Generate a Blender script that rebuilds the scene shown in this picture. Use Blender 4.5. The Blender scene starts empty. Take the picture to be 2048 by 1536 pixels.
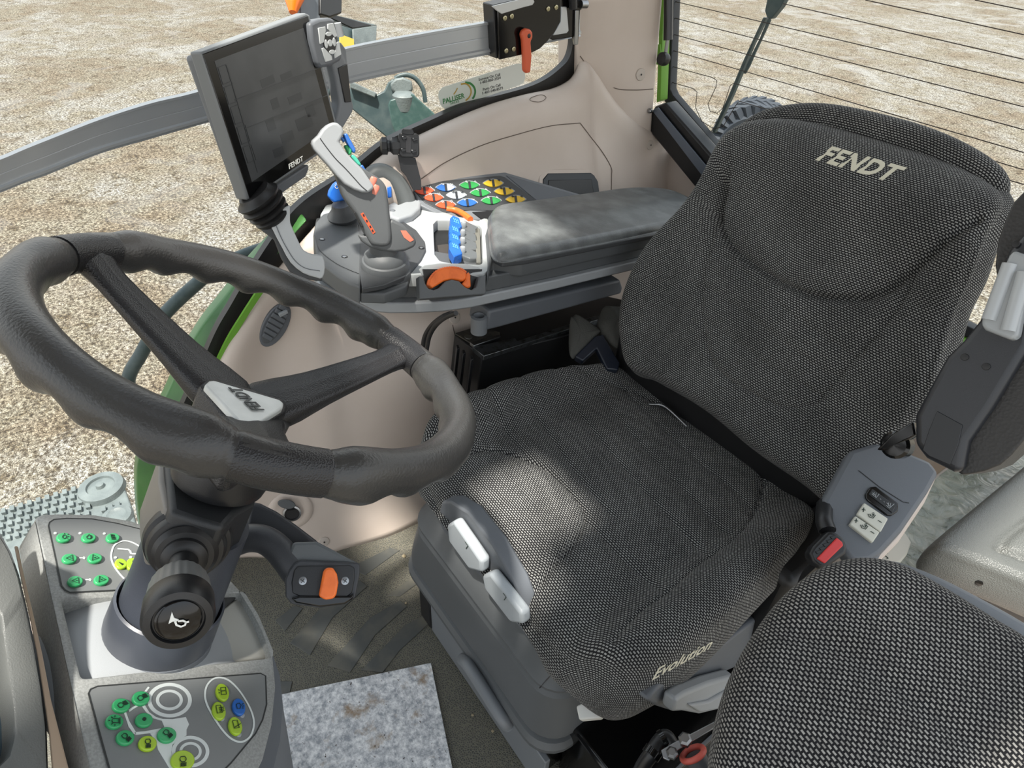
import bpy, bmesh, math, random
import numpy as np
from mathutils import Vector, Matrix
from mathutils.bvhtree import BVHTree
random.seed(7)
SC=bpy.context.scene; COL=SC.collection
# ---------------------------------------------------------------- camera
CX,CY=1024.0,768.0
VR=(-215.,-340.); VB=(3200.,-150.)
FP=math.sqrt(-((VR[0]-CX)*(VB[0]-CX)+(VR[1]-CY)*(VB[1]-CY)))
def _cd(p): return Vector((p[0]-CX,-(p[1]-CY),-FP)).normalized()
R_=_cd(VR); F_=-_cd(VB); U_=R_.cross(F_)
CAM=Vector((0,0,1.36))
def ray(px,py):
    v=Vector((px-CX,-(py-CY),-FP)).normalized()
    return Vector((v.dot(R_),v.dot(F_),v.dot(U_)))
def PL(px,py,P0,N):
    r=ray(px,py); P0=Vector(P0); N=Vector(N)
    return CAM+r*((P0-CAM).dot(N)/r.dot(N))
def Z(px,py,z): return PL(px,py,(0,0,z),(0,0,1))
def X(px,py,x): return PL(px,py,(x,0,0),(1,0,0))
def Y(px,py,y): return PL(px,py,(0,y,0),(0,1,0))
def D(px,py,d): return CAM+ray(px,py)*d
cam=bpy.data.cameras.new('camera'); co=bpy.data.objects.new('camera',cam); COL.objects.link(co)
cam.sensor_width=36; cam.lens=36*FP/2048; cam.clip_start=.02; cam.clip_end=400
co.matrix_world=Matrix(((R_[0],R_[1],R_[2],CAM[0]),(F_[0],F_[1],F_[2],CAM[1]),(U_[0],U_[1],U_[2],CAM[2]),(0,0,0,1)))
SC.camera=co
# ---------------------------------------------------------------- materials
def lin(c):
    c=c/255.; return c/12.92 if c<=.04045 else ((c+.055)/1.055)**2.4
def rgb(t): return (lin(t[0]),lin(t[1]),lin(t[2]),1)
def M(name,c,rough=.5,metal=0,bump=None,mott=None,spec=.5,coat=0,vor=False):
    m=bpy.data.materials.new(name); m.use_nodes=True; nt=m.node_tree; b=nt.nodes['Principled BSDF']
    b.inputs['Base Color'].default_value=rgb(c); b.inputs['Roughness'].default_value=rough
    b.inputs['Metallic'].default_value=metal; b.inputs['Specular IOR Level'].default_value=spec
    b.inputs['Coat Weight'].default_value=coat
    tc=nt.nodes.new('ShaderNodeTexCoord')
    if mott:   # (scale, second colour, lo, hi)
        n=nt.nodes.new('ShaderNodeTexNoise'); n.inputs['Scale'].default_value=mott[0]; n.inputs['Detail'].default_value=6
        r=nt.nodes.new('ShaderNodeMapRange'); r.inputs[1].default_value=mott[2]; r.inputs[2].default_value=mott[3]
        x=nt.nodes.new('ShaderNodeMix'); x.data_type='RGBA'
        x.inputs[6].default_value=rgb(c); x.inputs[7].default_value=rgb(mott[1])
        nt.links.new(tc.outputs['Object'],n.inputs['Vector']); nt.links.new(n.outputs['Fac'],r.inputs[0])
        nt.links.new(r.outputs[0],x.inputs[0]); nt.links.new(x.outputs[2],b.inputs['Base Color'])
    if bump:
        if vor:
            n=nt.nodes.new('ShaderNodeTexVoronoi')
        else:
            n=nt.nodes.new('ShaderNodeTexNoise'); n.inputs['Detail'].default_value=2
        n.inputs['Scale'].default_value=bump[0]
        u=nt.nodes.new('ShaderNodeBump'); u.inputs['Strength'].default_value=bump[1]; u.inputs['Distance'].default_value=bump[2]
        nt.links.new(tc.outputs['Object'],n.inputs['Vector']); nt.links.new(n.outputs[0],u.inputs['Height']); nt.links.new(u.outputs[0],b.inputs['Normal'])
    return m
beige=M('beige_plastic',(196,183,172),.45,bump=(900,.12,.001),mott=(6,(188,174,162),.4,.75))
dark=M('dark_plastic',(82,85,87),.5,bump=(1500,.25,.001))
dark2=M('charcoal_plastic',(62,64,66),.45,bump=(1500,.2,.001))
black=M('black_plastic',(26,27,29),.38,bump=(900,.1,.001))
blackm=M('black_rubber',(24,24,25),.42)
gloss=M('black_gloss',(9,9,10),.12)
steel=M('steel',(150,152,154),.3,1)
alu=M('aluminium',(186,190,193),.34,.5)
lgrey=M('light_grey_plastic',(150,154,157),.42,bump=(1500,.15,.001))
mgrey=M('mid_grey_plastic',(112,116,120),.45,bump=(1500,.2,.001))
mgrey2=M('slate_grey_plastic',(94,98,103),.45,bump=(1500,.2,.001))
sgrey=M('silver_console_top',(172,176,176),.38,bump=(1500,.1,.001))
white=M('white_print',(226,228,224),.6)
cream=M('cream_thread',(214,210,190),.85,bump=(1500,.5,.001))
orange=M('orange_plastic',(232,112,42),.42,mott=(60,(214,98,34),.4,.7))
redm=M('red_plastic',(206,52,52),.4)
green=M('green_body',(72,128,62),.3,coat=.4,mott=(9,(50,100,48),.35,.7))
brightgreen=M('bright_green_paint',(104,158,52),.35)
keygreen=M('key_green',(52,158,98),.35,spec=.6)
keylime=M('key_lime',(158,190,44),.35,spec=.6)
keyblue=M('key_blue',(38,98,178),.35,spec=.6)
blue=M('blue_plastic',(24,98,190),.35)
iconm=M('icon_dark',(22,44,34),.6)
vinyl=M('armrest_vinyl',(84,87,88),.36,bump=(420,.25,.0015),vor=True,mott=(22,(112,116,116),.42,.72))
leather=M('wheel_leather',(52,52,52),.34,bump=(420,.22,.002),mott=(14,(58,58,56),.42,.72))
grain=M('grained_grey',(92,94,91),.38,bump=(480,.45,.002),vor=True)
cloth=M('dark_cloth',(72,72,68),.85,bump=(300,.5,.002))
screenm=M('screen',(66,68,70),.3,mott=(22,(58,60,62),.4,.65))
screw=M('screw_cap',(182,172,162),.4)
galv=M('galvanised_grey',(98,106,106),.5,.0,bump=(220,.3,.003),mott=(18,(118,126,125),.4,.7))
darksteel=M('dark_painted_steel',(58,74,76),.45,mott=(30,(80,92,92),.4,.7))
amber=M('amber_lens',(236,110,20),.25)
yellowm=M('yellow_paint',(206,176,60),.5)
tyrem=M('tyre_rubber',(44,50,58),.7)
def fabric(name,dk,lt,bw,rh,mort,rot=0):
    m=bpy.data.materials.new(name); m.use_nodes=True; nt=m.node_tree; b=nt.nodes['Principled BSDF']; L=nt.links
    uv=nt.nodes.new('ShaderNodeUVMap'); mp=nt.nodes.new('ShaderNodeMapping'); mp.inputs['Rotation'].default_value=(0,0,rot)
    nz=nt.nodes.new('ShaderNodeTexNoise'); nz.inputs['Scale'].default_value=55; nz.inputs['Detail'].default_value=1
    ad=nt.nodes.new('ShaderNodeMixRGB'); ad.blend_type='ADD'; ad.inputs[0].default_value=.0022
    L.new(uv.outputs[0],mp.inputs[0]); L.new(uv.outputs[0],nz.inputs['Vector']); L.new(mp.outputs[0],ad.inputs[1]); L.new(nz.outputs['Color'],ad.inputs[2])
    br=nt.nodes.new('ShaderNodeTexBrick'); L.new(ad.outputs[0],br.inputs['Vector'])
    br.inputs['Color1'].default_value=rgb(lt); br.inputs['Color2'].default_value=rgb(tuple(int(k*.8) for k in lt)); br.inputs['Mortar'].default_value=rgb(dk)
    br.inputs['Scale'].default_value=1; br.inputs['Mortar Size'].default_value=mort; br.inputs['Mortar Smooth'].default_value=.35
    br.inputs['Brick Width'].default_value=bw; br.inputs['Row Height'].default_value=rh; br.offset=.5
    br.inputs['Bias'].default_value=-.2
    n2=nt.nodes.new('ShaderNodeTexNoise'); n2.inputs['Scale'].default_value=9; n2.inputs['Detail'].default_value=4
    rm=nt.nodes.new('ShaderNodeMapRange'); rm.inputs[1].default_value=.35; rm.inputs[2].default_value=.7; rm.inputs[3].default_value=.85; rm.inputs[4].default_value=1.2
    mu=nt.nodes.new('ShaderNodeMixRGB'); mu.blend_type='MULTIPLY'; mu.inputs[0].default_value=1
    L.new(uv.outputs[0],n2.inputs['Vector']); L.new(n2.outputs['Fac'],rm.inputs[0]); L.new(br.outputs['Color'],mu.inputs[1]); L.new(rm.outputs[0],mu.inputs[2])
    L.new(mu.outputs[0],b.inputs['Base Color'])
    b.inputs['Roughness'].default_value=.9; b.inputs['Specular IOR Level'].default_value=.2
    b.inputs['Sheen Weight'].default_value=.06
    bu=nt.nodes.new('ShaderNodeBump'); bu.inputs['Strength'].default_value=.5; bu.inputs['Distance'].default_value=.0012; bu.invert=True
    L.new(br.outputs['Fac'],bu.inputs['Height']); L.new(bu.outputs[0],b.inputs['Normal'])
    return m
fab=fabric('seat_fabric',(25,25,27),(150,150,147),.0062,.0040,.00122)
# ---------------------------------------------------------------- objects
def tagk(o,kind): o['kind']=kind; return o
def tag(o,label=None,cat=None,group=None):
    if label: o['label']=label
    if cat: o['category']=cat
    if group: o['group']=group
    return o
def thing(name,label,cat,loc=(0,0,0),group=None):
    o=bpy.data.objects.new(name,None); COL.objects.link(o); o.location=loc; o.empty_display_size=.05
    return tag(o,label,cat,group)
def wloc(o):
    v=Vector((0,0,0))
    while o: v+=Vector(o.location); o=o.parent
    return v
def mk(name,vs,fs,mat,parent=None,bevel=0,seg=2,sub=0,smooth=True,angle=38,uv=None,fix=True):
    vs=[Vector(v) for v in vs]
    if parent is None:
        lo=Vector([min(v[i] for v in vs) for i in range(3)]); hi=Vector([max(v[i] for v in vs) for i in range(3)])
        org=Vector(((lo.x+hi.x)/2,(lo.y+hi.y)/2,lo.z))
    else: org=wloc(parent)
    me=bpy.data.meshes.new(name); me.from_pydata([tuple(v-org) for v in vs],[],fs); me.validate()
    if uv is not None:
        l=me.uv_layers.new(name='UVMap'); d=l.data
        for lp in me.loops: d[lp.index].uv=uv[lp.vertex_index]
    if fix:
        bm=bmesh.new(); bm.from_mesh(me); bmesh.ops.recalc_face_normals(bm,faces=bm.faces); bm.to_mesh(me); bm.free()
    if smooth:
        me.polygons.foreach_set('use_smooth',[True]*len(me.polygons))
        if not sub: me.set_sharp_from_angle(angle=math.radians(angle))
    if mat: me.materials.append(mat)
    o=bpy.data.objects.new(name,me); COL.objects.link(o)
    if parent is None: o.location=org
    else: o.parent=parent
    if bevel:
        b=o.modifiers.new('b','BEVEL'); b.width=bevel; b.segments=seg; b.limit_method='ANGLE'; b.angle_limit=math.radians(35); b.harden_normals=False
        me.set_sharp_from_angle(angle=math.radians(75))
    if sub:
        s=o.modifiers.new('s','SUBSURF'); s.levels=sub; s.render_levels=sub
    return o
def prismd(pts,vec):
    n=len(pts); pts=[Vector(p) for p in pts]; vec=Vector(vec)
    vs=pts+[p+vec for p in pts]
    fs=[list(range(n)),list(range(2*n-1,n-1,-1))]+[[i,(i+1)%n,(i+1)%n+n,i+n] for i in range(n)]
    return vs,fs
def prism(name,pts,vec,mat,parent=None,**k):
    vs,fs=prismd(pts,vec); return mk(name,vs,fs,mat,parent,**k)
def join(parts):
    vs=[];fs=[]
    for v,f in parts:
        o=len(vs); vs+=list(v); fs+=[[i+o for i in q] for q in f]
    return vs,fs
def boxd(c,sx,sy,sz,ax=None):
    c=Vector(c); ax=ax or (Vector((1,0,0)),Vector((0,1,0)),Vector((0,0,1)))
    vs=[c+ax[0]*(sx/2*a)+ax[1]*(sy/2*b)+ax[2]*(sz/2*d) for d in (-1,1) for b in (-1,1) for a in (-1,1)]
    return vs,[[0,1,3,2],[4,6,7,5],[0,4,5,1],[2,3,7,6],[0,2,6,4],[1,5,7,3]]
def box(name,c,sx,sy,sz,mat,parent=None,ax=None,**k):
    v,f=boxd(c,sx,sy,sz,ax); return mk(name,v,f,mat,parent,**k)
def cr(pts,n=8,closed=False):
    """Catmull-Rom through points"""
    pts=[Vector(p) for p in pts]; m=len(pts); out=[]
    rng=range(m if closed else m-1)
    for i in rng:
        p1=pts[i]; p2=pts[(i+1)%m]
        p0=pts[i-1] if (i>0 or closed) else p1*2-p2
        p3=pts[(i+2)%m] if (i+2<m or closed) else p2*2-p1
        for k in range(n):
            t=k/n
            out.append(.5*((2*p1)+(p2-p0)*t+(2*p0-5*p1+4*p2-p3)*t*t+(3*p1-p0-3*p2+p3)*t**3))
    if not closed: out.append(pts[-1])
    return out
def tubed(path,rad,seg=12,closed=False,flat=None,upv=None):
    """rad float or list; flat=(a,b) scale of section in (side, up)"""
    path=[Vector(p) for p in path]; n=len(path)
    rr=rad if isinstance(rad,(list,tuple)) else [rad]*n
    vs=[];prev=None
    for i,p in enumerate(path):
        a=path[i-1] if (i>0 or closed) else p; b=path[(i+1)%n] if (i<n-1 or closed) else p
        t=(b-a).normalized()
        if prev is None:
            s=t.cross(Vector(upv) if upv else Vector((0,0,1)))
            if s.length<.05: s=t.cross(Vector((1,0,0)))
            s.normalize()
        else:
            s=prev-t*prev.dot(t); s.normalize()
        prev=s; u=s.cross(t).normalized()
        fa,fb=flat if flat else (1,1)
        for k in range(seg):
            q=2*math.pi*k/seg; vs.append(p+s*(math.cos(q)*rr[i]*fa)+u*(math.sin(q)*rr[i]*fb))
    fs=[]
    for i in range(n if closed else n-1):
        j=(i+1)%n
        for k in range(seg): fs.append([i*seg+k,i*seg+(k+1)%seg,j*seg+(k+1)%seg,j*seg+k])
    if not closed: fs+= [list(range(seg)),list(range((n-1)*seg,n*seg))[::-1]]
    return vs,fs
def tube(name,path,rad,mat,parent=None,seg=12,closed=False,flat=None,upv=None,**k):
    v,f=tubed(path,rad,seg,closed,flat,upv); return mk(name,v,f,mat,parent,**k)
def basis(n,up=(0,0,1)):
    n=Vector(n).normalized(); u=Vector(up).cross(n)
    if u.length<.05: u=Vector((1,0,0)).cross(n)
    u.normalize(); return u,n.cross(u),n
def lathed(c,axis,prof,seg=32,sx=1,sy=1,up=(0,0,1),flute=0,fn=12):
    """prof: list of (radius, height along axis)"""
    c=Vector(c); u,v,n=basis(axis,up); vs=[]
    for r,h in prof:
        for k in range(seg):
            a=2*math.pi*k/seg; rr=r*(1+flute*math.cos(fn*a)) if flute else r
            vs.append(c+n*h+u*(math.cos(a)*rr*sx)+v*(math.sin(a)*rr*sy))
    fs=[[i*seg+k,i*seg+(k+1)%seg,(i+1)*seg+(k+1)%seg,(i+1)*seg+k] for i in range(len(prof)-1) for k in range(seg)]
    fs+=[list(range(seg)),list(range((len(prof)-1)*seg,len(prof)*seg))[::-1]]
    return vs,fs
def lathe(name,c,axis,prof,mat,parent=None,seg=32,sx=1,sy=1,up=(0,0,1),flute=0,fn=12,**k):
    v,f=lathed(c,axis,prof,seg,sx,sy,up,flute,fn); return mk(name,v,f,mat,parent,**k)
def loft(name,rings,mat,parent=None,cap=True,closed=True,**k):
    n=len(rings[0]); vs=[p for r in rings for p in r]; fs=[]
    for i in range(len(rings)-1):
        for j in range(n if closed else n-1): fs.append([i*n+j,i*n+(j+1)%n,(i+1)*n+(j+1)%n,(i+1)*n+j])
    if cap and closed: fs+=[list(range(n)),list(range((len(rings)-1)*n,len(rings)*n))[::-1]]
    return mk(name,vs,fs,mat,parent,**k)
def grid(name,rows,mat,parent=None,thick=0,**k):
    o=loft(name,rows,mat,parent,cap=False,closed=False,**k)
    if thick:
        s=o.modifiers.new('t','SOLIDIFY'); s.thickness=abs(thick); s.offset=-1 if thick>0 else 1
    return o
class Fr:
    """plane frame with 2-D coordinates"""
    def __init__(s,O,N,up=(0,0,1)):
        s.O=Vector(O); s.U,s.V,s.N=basis(N,up)
    def px(s,x,y,off=0):
        p=PL(x,y,s.O+s.N*off,s.N)-s.O; return (p.dot(s.U),p.dot(s.V))
    def to(s,u,v,h=0): return s.O+s.U*u+s.V*v+s.N*h
    def P(s,x,y,h=0): return PL(x,y,s.O+s.N*h,s.N)
def facing(px,py,d,az=0):
    O=D(px,py,d); return Fr(O,-ray(px,py))
def slab(name,fr,pix,th,mat,parent=None,h=0,smoothn=0,bevel=.002,**k):
    """closed pixel outline on frame fr raised to height h, thickness th going down"""
    pts=[fr.P(x,y,h) for x,y in pix]
    if smoothn: pts=cr(pts,smoothn,True)
    return prism(name,pts,fr.N*(-th),mat,parent,bevel=bevel,**k)
def pl2(x,y): return (x,y)
def segdist(P,A,B):
    AB=B-A; L=(AB**2).sum(-1)+1e-12
    t=np.clip(((P[:,None,:]-A[None])*AB[None]).sum(-1)/L[None],0,1)
    Q=A[None]+t[...,None]*AB[None]
    return np.sqrt(((P[:,None,:]-Q)**2).sum(-1)).min(1)
def pad(name,fr,outline,mat,parent,top,thick,er=.02,grooves=(),ns=60,nth=260,bot=None,bulge=.0,smoothn=10,ctr=None):
    """cushion: outline [(u,v)], top(u,v)->h arrays, er edge radius, grooves [(pts,depth,width)]"""
    pts=cr([Vector((a,b,0)) for a,b in outline],smoothn,True)
    O=np.array([[p.x,p.y] for p in pts]); 
    d=np.sqrt(((np.roll(O,-1,0)-O)**2).sum(1)); cum=np.r_[0,np.cumsum(d)]
    tt=np.linspace(0,cum[-1],nth,endpoint=False); OO=np.vstack([O,O[:1]])
    O=np.c_[np.interp(tt,cum,OO[:,0]),np.interp(tt,cum,OO[:,1])]
    c=O.mean(0) if ctr is None else np.array(ctr)
    ss=np.r_[np.linspace(0,.86,ns)[1:],.86+.14*np.sin(np.linspace(0,1,14)[1:]*math.pi/2)]
    P=np.vstack([c[None]]+[c+(O-c)*s for s in ss])
    A=O;B=np.roll(O,-1,0)
    dist=segdist(P,A,B); dist[-nth:]=0
    def hgt(P,dist):
        h=top(P[:,0],P[:,1])
        e=np.clip(dist,0,er); h=h-(er-np.sqrt(np.maximum(er*er-(er-e)**2,0)))
        for g,dep,w in grooves:
            G=np.array([[a,b] for a,b in g],float); gp=cr([Vector((a,b,0)) for a,b in g],6); G=np.array([[q.x,q.y] for q in gp])
            dd=segdist(P,G[:-1],G[1:]); h=h-dep*np.exp(-(dd/w)**2)-dep*.6*np.exp(-(dd/(w*4))**2)
        return h
    h=hgt(P,dist)
    vs=[fr.to(P[i,0],P[i,1],h[i]) for i in range(len(P))]
    nr=len(ss); Q=np.c_[P,h]; ring=Q[1:].reshape(nr,nth,3); prev=np.vstack([Q[:1].repeat(nth,0)[None],ring[:-1]])
    cl_=np.sqrt(((ring-prev)**2).sum(2)).cumsum(0); dirs=(O-c)/np.sqrt(((O-c)**2).sum(1))[:,None]
    pl_=np.sqrt(((ring[:,:,:2]-c)**2).sum(2)); tot=np.where(True,cl_,pl_)
    uvr=c+dirs[None]*tot[:,:,None]
    uv=[(c[0]+2,c[1]+2)]+[(float(a)+2,float(b)+2) for a,b in uvr.reshape(-1,2)]
    edge=tot[-1]; lastp=ring[-1].copy(); slen=np.zeros(nth)
    nr=len(ss); fs=[[0,1+j,1+(j+1)%nth] for j in range(nth)]
    for i in range(nr-1):
        a=1+i*nth;b=a+nth
        for j in range(nth): k=(j+1)%nth; fs.append([a+j,b+j,b+k,a+k])
    T=B-np.roll(O,1,0); T/=np.sqrt((T**2).sum(1))[:,None]+1e-9; NN=np.c_[T[:,1],-T[:,0]]
    if ((O-c)*NN).sum()<0: NN=-NN
    he=h[-nth:]; bt=np.array([bot(a,b) for a,b in O]) if bot else he*0-thick
    last=1+(nr-1)*nth; K=10
    for q in range(1,K+1):
        t=q/K; bl=bulge*math.sin(math.pi*t)-(er*.5*(max(0,t-.8)/.2)**2)
        base=len(vs)
        for j in range(nth):
            p=O[j]+NN[j]*bl; hh=he[j]+(bt[j]-he[j])*t
            vs.append(fr.to(p[0],p[1],hh)); q3=np.array([p[0],p[1],hh]); slen[j]+=np.sqrt(((q3-lastp[j])**2).sum()); lastp[j]=q3; w=c+dirs[j]*edge[j]+NN[j]*slen[j]; uv.append((w[0]+2,w[1]+2))
        for j in range(nth):
            k=(j+1)%nth; fs.append([last+j,base+j,base+k,last+k])
        last=base
    vs.append(fr.to(c[0],c[1],float(bt.mean()))); uv.append((c[0]+2,c[1]+2)); e=len(vs)-1
    for j in range(nth): fs.append([e,last+(j+1)%nth,last+j])
    o=mk(name,vs,fs,mat,parent,uv=uv,angle=75)
    def H(u,v):
        Pq=np.array([[u,v]],float); return float(hgt(Pq,segdist(Pq,A,B))[0])
    o_h=H
    return o,o_h
def bvh(*objs):
    dg=bpy.context.evaluated_depsgraph_get(); vs=[];fs=[]
    for ob in objs:
        ev=ob.evaluated_get(dg); me=ev.to_mesh(); o=len(vs); w=wloc(ob)
        vs+=[v.co+w for v in me.vertices]; fs+=[[i+o for i in p.vertices] for p in me.polygons]; ev.to_mesh_clear()
    return BVHTree.FromPolygons(vs,fs)
def hit(t,px,py,off=.001):
    r=ray(px,py); p,n,i,d=t.ray_cast(CAM,r)
    if p is None: return None,None
    if n.dot(r)>0: n=-n
    return p+n*off,n
def ribbond(path,norms,w,closed=False,th=.0006):
    path=[Vector(p) for p in path]; n=len(path); vs=[]
    for i,p in enumerate(path):
        a=path[i-1] if (i>0 or closed) else p; b=path[(i+1)%n] if (i<n-1 or closed) else p
        t=(b-a).normalized(); nn=norms[i] if isinstance(norms,list) else norms
        s=t.cross(nn).normalized()*(w/2)
        vs+=[p-s,p-s+nn*th,p+s+nn*th,p+s]
    fs=[]
    for i in range(n if closed else n-1):
        j=(i+1)%n
        for k in range(4): fs.append([i*4+k,i*4+(k+1)%4,j*4+(k+1)%4,j*4+k])
    if not closed: fs+=[[0,1,2,3],[n*4-1,n*4-2,n*4-3,n*4-4]]
    return vs,fs
def drape(name,t,pix,w,mat,parent,off=.0005,n=10,closed=False,th=.0006):
    q=cr([Vector((a,b,0)) for a,b in pix],n,closed); ps=[];ns=[]
    for p in q:
        a,b=hit(t,p.x,p.y,off)
        if a is not None: ps.append(a); ns.append(b)
    if len(ps)<2: print('drape miss',name,pix[0]); return None
    v,f=ribbond(ps,ns,w,closed,th); return mk(name,v,f,mat,parent,fix=False)
def strokes(name,fr,lines,w,mat,parent,h=0,th=.0005,smoothn=0):
    """lines: list of (pts2d, closed) in frame coords"""
    parts=[]
    for pts,cl in lines:
        q=[fr.to(a,b,h) for a,b in pts]
        if smoothn: q=cr(q,smoothn,cl)
        parts.append(ribbond(q,fr.N,w,cl,th))
    v,f=join(parts); return mk(name,v,f,mat,parent,smooth=False)
def circ(c,r,n=28,ry=None,a0=0,a1=2*math.pi):
    ry=ry or r
    full=abs(a1-a0-2*math.pi)<1e-6
    m=n if full else n+1
    return [(c[0]+r*math.cos(a0+(a1-a0)*k/n),c[1]+ry*math.sin(a0+(a1-a0)*k/n)) for k in range(m)]
def text(name,s,size,fn,mat,parent,ext=.0006,bold=0.,shear=0.,space=1.,sx=1.,align='CENTER',width=None):
    """fn maps (u,v,h) -> world"""
    cu=bpy.data.curves.new('t','FONT'); cu.body=s; cu.size=size; cu.extrude=ext/2; cu.offset=bold*size; cu.shear=shear; cu.space_character=space
    cu.align_x=align; cu.align_y='CENTER'; cu.resolution_u=3
    to=bpy.data.objects.new('t',cu); COL.objects.link(to)
    dg=bpy.context.evaluated_depsgraph_get(); ev=to.evaluated_get(dg); me=bpy.data.meshes.new_from_object(ev)
    if width: xx=[v.co.x for v in me.vertices]; sx=width/(max(xx)-min(xx))
    vs=[fn(v.co.x*sx,v.co.y,v.co.z+ext/2) for v in me.vertices]; fs=[list(p.vertices) for p in me.polygons]
    bpy.data.objects.remove(to); bpy.data.curves.remove(cu); bpy.data.meshes.remove(me)
    return mk(name,vs,fs,mat,parent,smooth=False,fix=False)
def textfr(fr,px,py,px2,py2,h=0):
    """mapping for text whose baseline direction runs from pixel 1 to pixel 2, centred between"""
    a=fr.P(px,py,h); b=fr.P(px2,py2,h); x=(b-a).normalized(); y=fr.N.cross(x).normalized(); c=(a+b)/2
    return (lambda u,v,w: c+x*u+y*v+fr.N*w),(b-a).length
def disc(name,p,n,r,mat,parent,th=.003,seg=24,dome=.3,rin=0):
    return lathe(name,p,n,[(r,-th),(r,0),(r*.93,th*dome),(r*.5,th*dome*1.6),(.0001,th*dome*1.8)],mat,parent,seg=seg)
# ================================================================ SETTING
# ---- ground outside
def groundmat():
    m=bpy.data.materials.new('gravel'); m.use_nodes=True; nt=m.node_tree; b=nt.nodes['Principled BSDF']; L=nt.links
    tc=nt.nodes.new('ShaderNodeTexCoord')
    def noise(s,d=6,dist=0,r=.55):
        n=nt.nodes.new('ShaderNodeTexNoise'); n.inputs['Scale'].default_value=s; n.inputs['Detail'].default_value=d; n.inputs['Distortion'].default_value=dist; n.inputs['Roughness'].default_value=r
        L.new(tc.outputs['Object'],n.inputs['Vector']); return n.outputs['Fac']
    def rng(x,a,c,lo=0,hi=1):
        r=nt.nodes.new('ShaderNodeMapRange'); r.inputs[1].default_value=a; r.inputs[2].default_value=c; r.inputs[3].default_value=lo; r.inputs[4].default_value=hi
        r.interpolation_type='SMOOTHSTEP'; L.new(x,r.inputs[0]); return r.outputs[0]
    def mix(f,a,c,mode='MIX'):
        x=nt.nodes.new('ShaderNodeMix'); x.data_type='RGBA'; x.blend_type=mode
        if isinstance(f,float): x.inputs[0].default_value=f
        else: L.new(f,x.inputs[0])
        for k,v in ((6,a),(7,c)):
            if isinstance(v,tuple): x.inputs[k].default_value=rgb(v)
            else: L.new(v,x.inputs[k])
        return x.outputs[2]
    big=rng(noise(.5,6,.8),.42,.58); mid=rng(noise(2.2,7,.8,.65),.42,.62); fine=rng(noise(38,4,0,.7),.36,.66); grit=rng(noise(130,3,0,.7),.34,.66)
    c=mix(big,(194,176,150),(243,243,240)); c=mix(mid,c,(212,204,184)); 
    vo=nt.nodes.new('ShaderNodeTexVoronoi'); vo.inputs['Scale'].default_value=46; L.new(tc.outputs['Object'],vo.inputs['Vector'])
    hs=nt.nodes.new('ShaderNodeSeparateColor'); L.new(vo.outputs['Color'],hs.inputs[0])
    st=mix(rng(hs.outputs[0],.1,.9),(84,74,60),(206,196,176)); 
    c=mix(.34,c,st); 
    dk=mix(rng(noise(7,6,.4,.7),.5,.66),(255,255,255),(176,164,142)); c=mix(1.0,c,dk,'MULTIPLY')
    g2=mix(fine,(104,92,74),(250,250,250)); c=mix(1.0,c,g2,'MULTIPLY')
    g3=mix(grit,(78,70,56),(248,248,246)); c=mix(.95,c,g3,'MULTIPLY')
    wet=rng(noise(.8,4,1.0),.56,.63); L.new(c,b.inputs['Base Color'])
    rr=nt.nodes.new('ShaderNodeMapRange'); rr.inputs[3].default_value=.9; rr.inputs[4].default_value=.28; L.new(wet,rr.inputs[0]); L.new(rr.outputs[0],b.inputs['Roughness'])
    bu=nt.nodes.new('ShaderNodeBump'); bu.inputs['Strength'].default_value=.8; bu.inputs['Distance'].default_value=.012
    ad=nt.nodes.new('ShaderNodeMath'); ad.operation='ADD'; L.new(vo.outputs['Distance'],ad.inputs[0]); L.new(noise(20,6,0,.7),ad.inputs[1]); L.new(ad.outputs[0],bu.inputs['Height']); L.new(bu.outputs[0],b.inputs['Normal'])
    return m
GZ=-1.45
gr=mk('ground',[(-60,-90,GZ),(90,-90,GZ),(90,60,GZ),(-60,60,GZ)],[[0,1,2,3]],groundmat(),smooth=False); tagk(gr,'structure')
# ---- cab floor : rubber with embossed bars
def floormat():
    m=M('rubber_floor',(92,92,84),.6); nt=m.node_tree; b=nt.nodes['Principled BSDF']; L=nt.links
    tc=nt.nodes.new('ShaderNodeTexCoord'); mp=nt.nodes.new('ShaderNodeMapping')
    vo=nt.nodes.new('ShaderNodeTexVoronoi'); vo.feature='DISTANCE_TO_EDGE'; vo.inputs['Scale'].default_value=240; L.new(tc.outputs['Object'],vo.inputs['Vector'])
    r=nt.nodes.new('ShaderNodeMapRange'); r.inputs[1].default_value=.02; r.inputs[2].default_value=.25; L.new(vo.outputs[0],r.inputs[0])
    x=nt.nodes.new('ShaderNodeMix'); x.data_type='RGBA'; x.inputs[6].default_value=rgb((104,101,88)); x.inputs[7].default_value=rgb((66,67,63)); L.new(r.outputs[0],x.inputs[0])
    n=nt.nodes.new('ShaderNodeTexNoise'); n.inputs['Scale'].default_value=7; n.inputs['Detail'].default_value=8; L.new(tc.outputs['Object'],n.inputs['Vector'])
    r2=nt.nodes.new('ShaderNodeMapRange'); r2.inputs[1].default_value=.45; r2.inputs[2].default_value=.75; r2.inputs[4].default_value=.35; L.new(n.outputs[0],r2.inputs[0])
    y=nt.nodes.new('ShaderNodeMix'); y.data_type='RGBA'; y.inputs[7].default_value=rgb((112,106,92)); L.new(r2.outputs[0],y.inputs[0]); L.new(x.outputs[2],y.inputs[6]); L.new(y.outputs[2],b.inputs['Base Color'])
    bu=nt.nodes.new('ShaderNodeBump'); bu.inputs['Strength'].default_value=.6; bu.inputs['Distance'].default_value=.001; L.new(r.outputs[0],bu.inputs['Height']); L.new(bu.outputs[0],b.inputs['Normal'])
    return m
fl=box('floor',(.6,-.4,-.02),1.3,2.5,.04,floormat()); tagk(fl,'structure')
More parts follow.
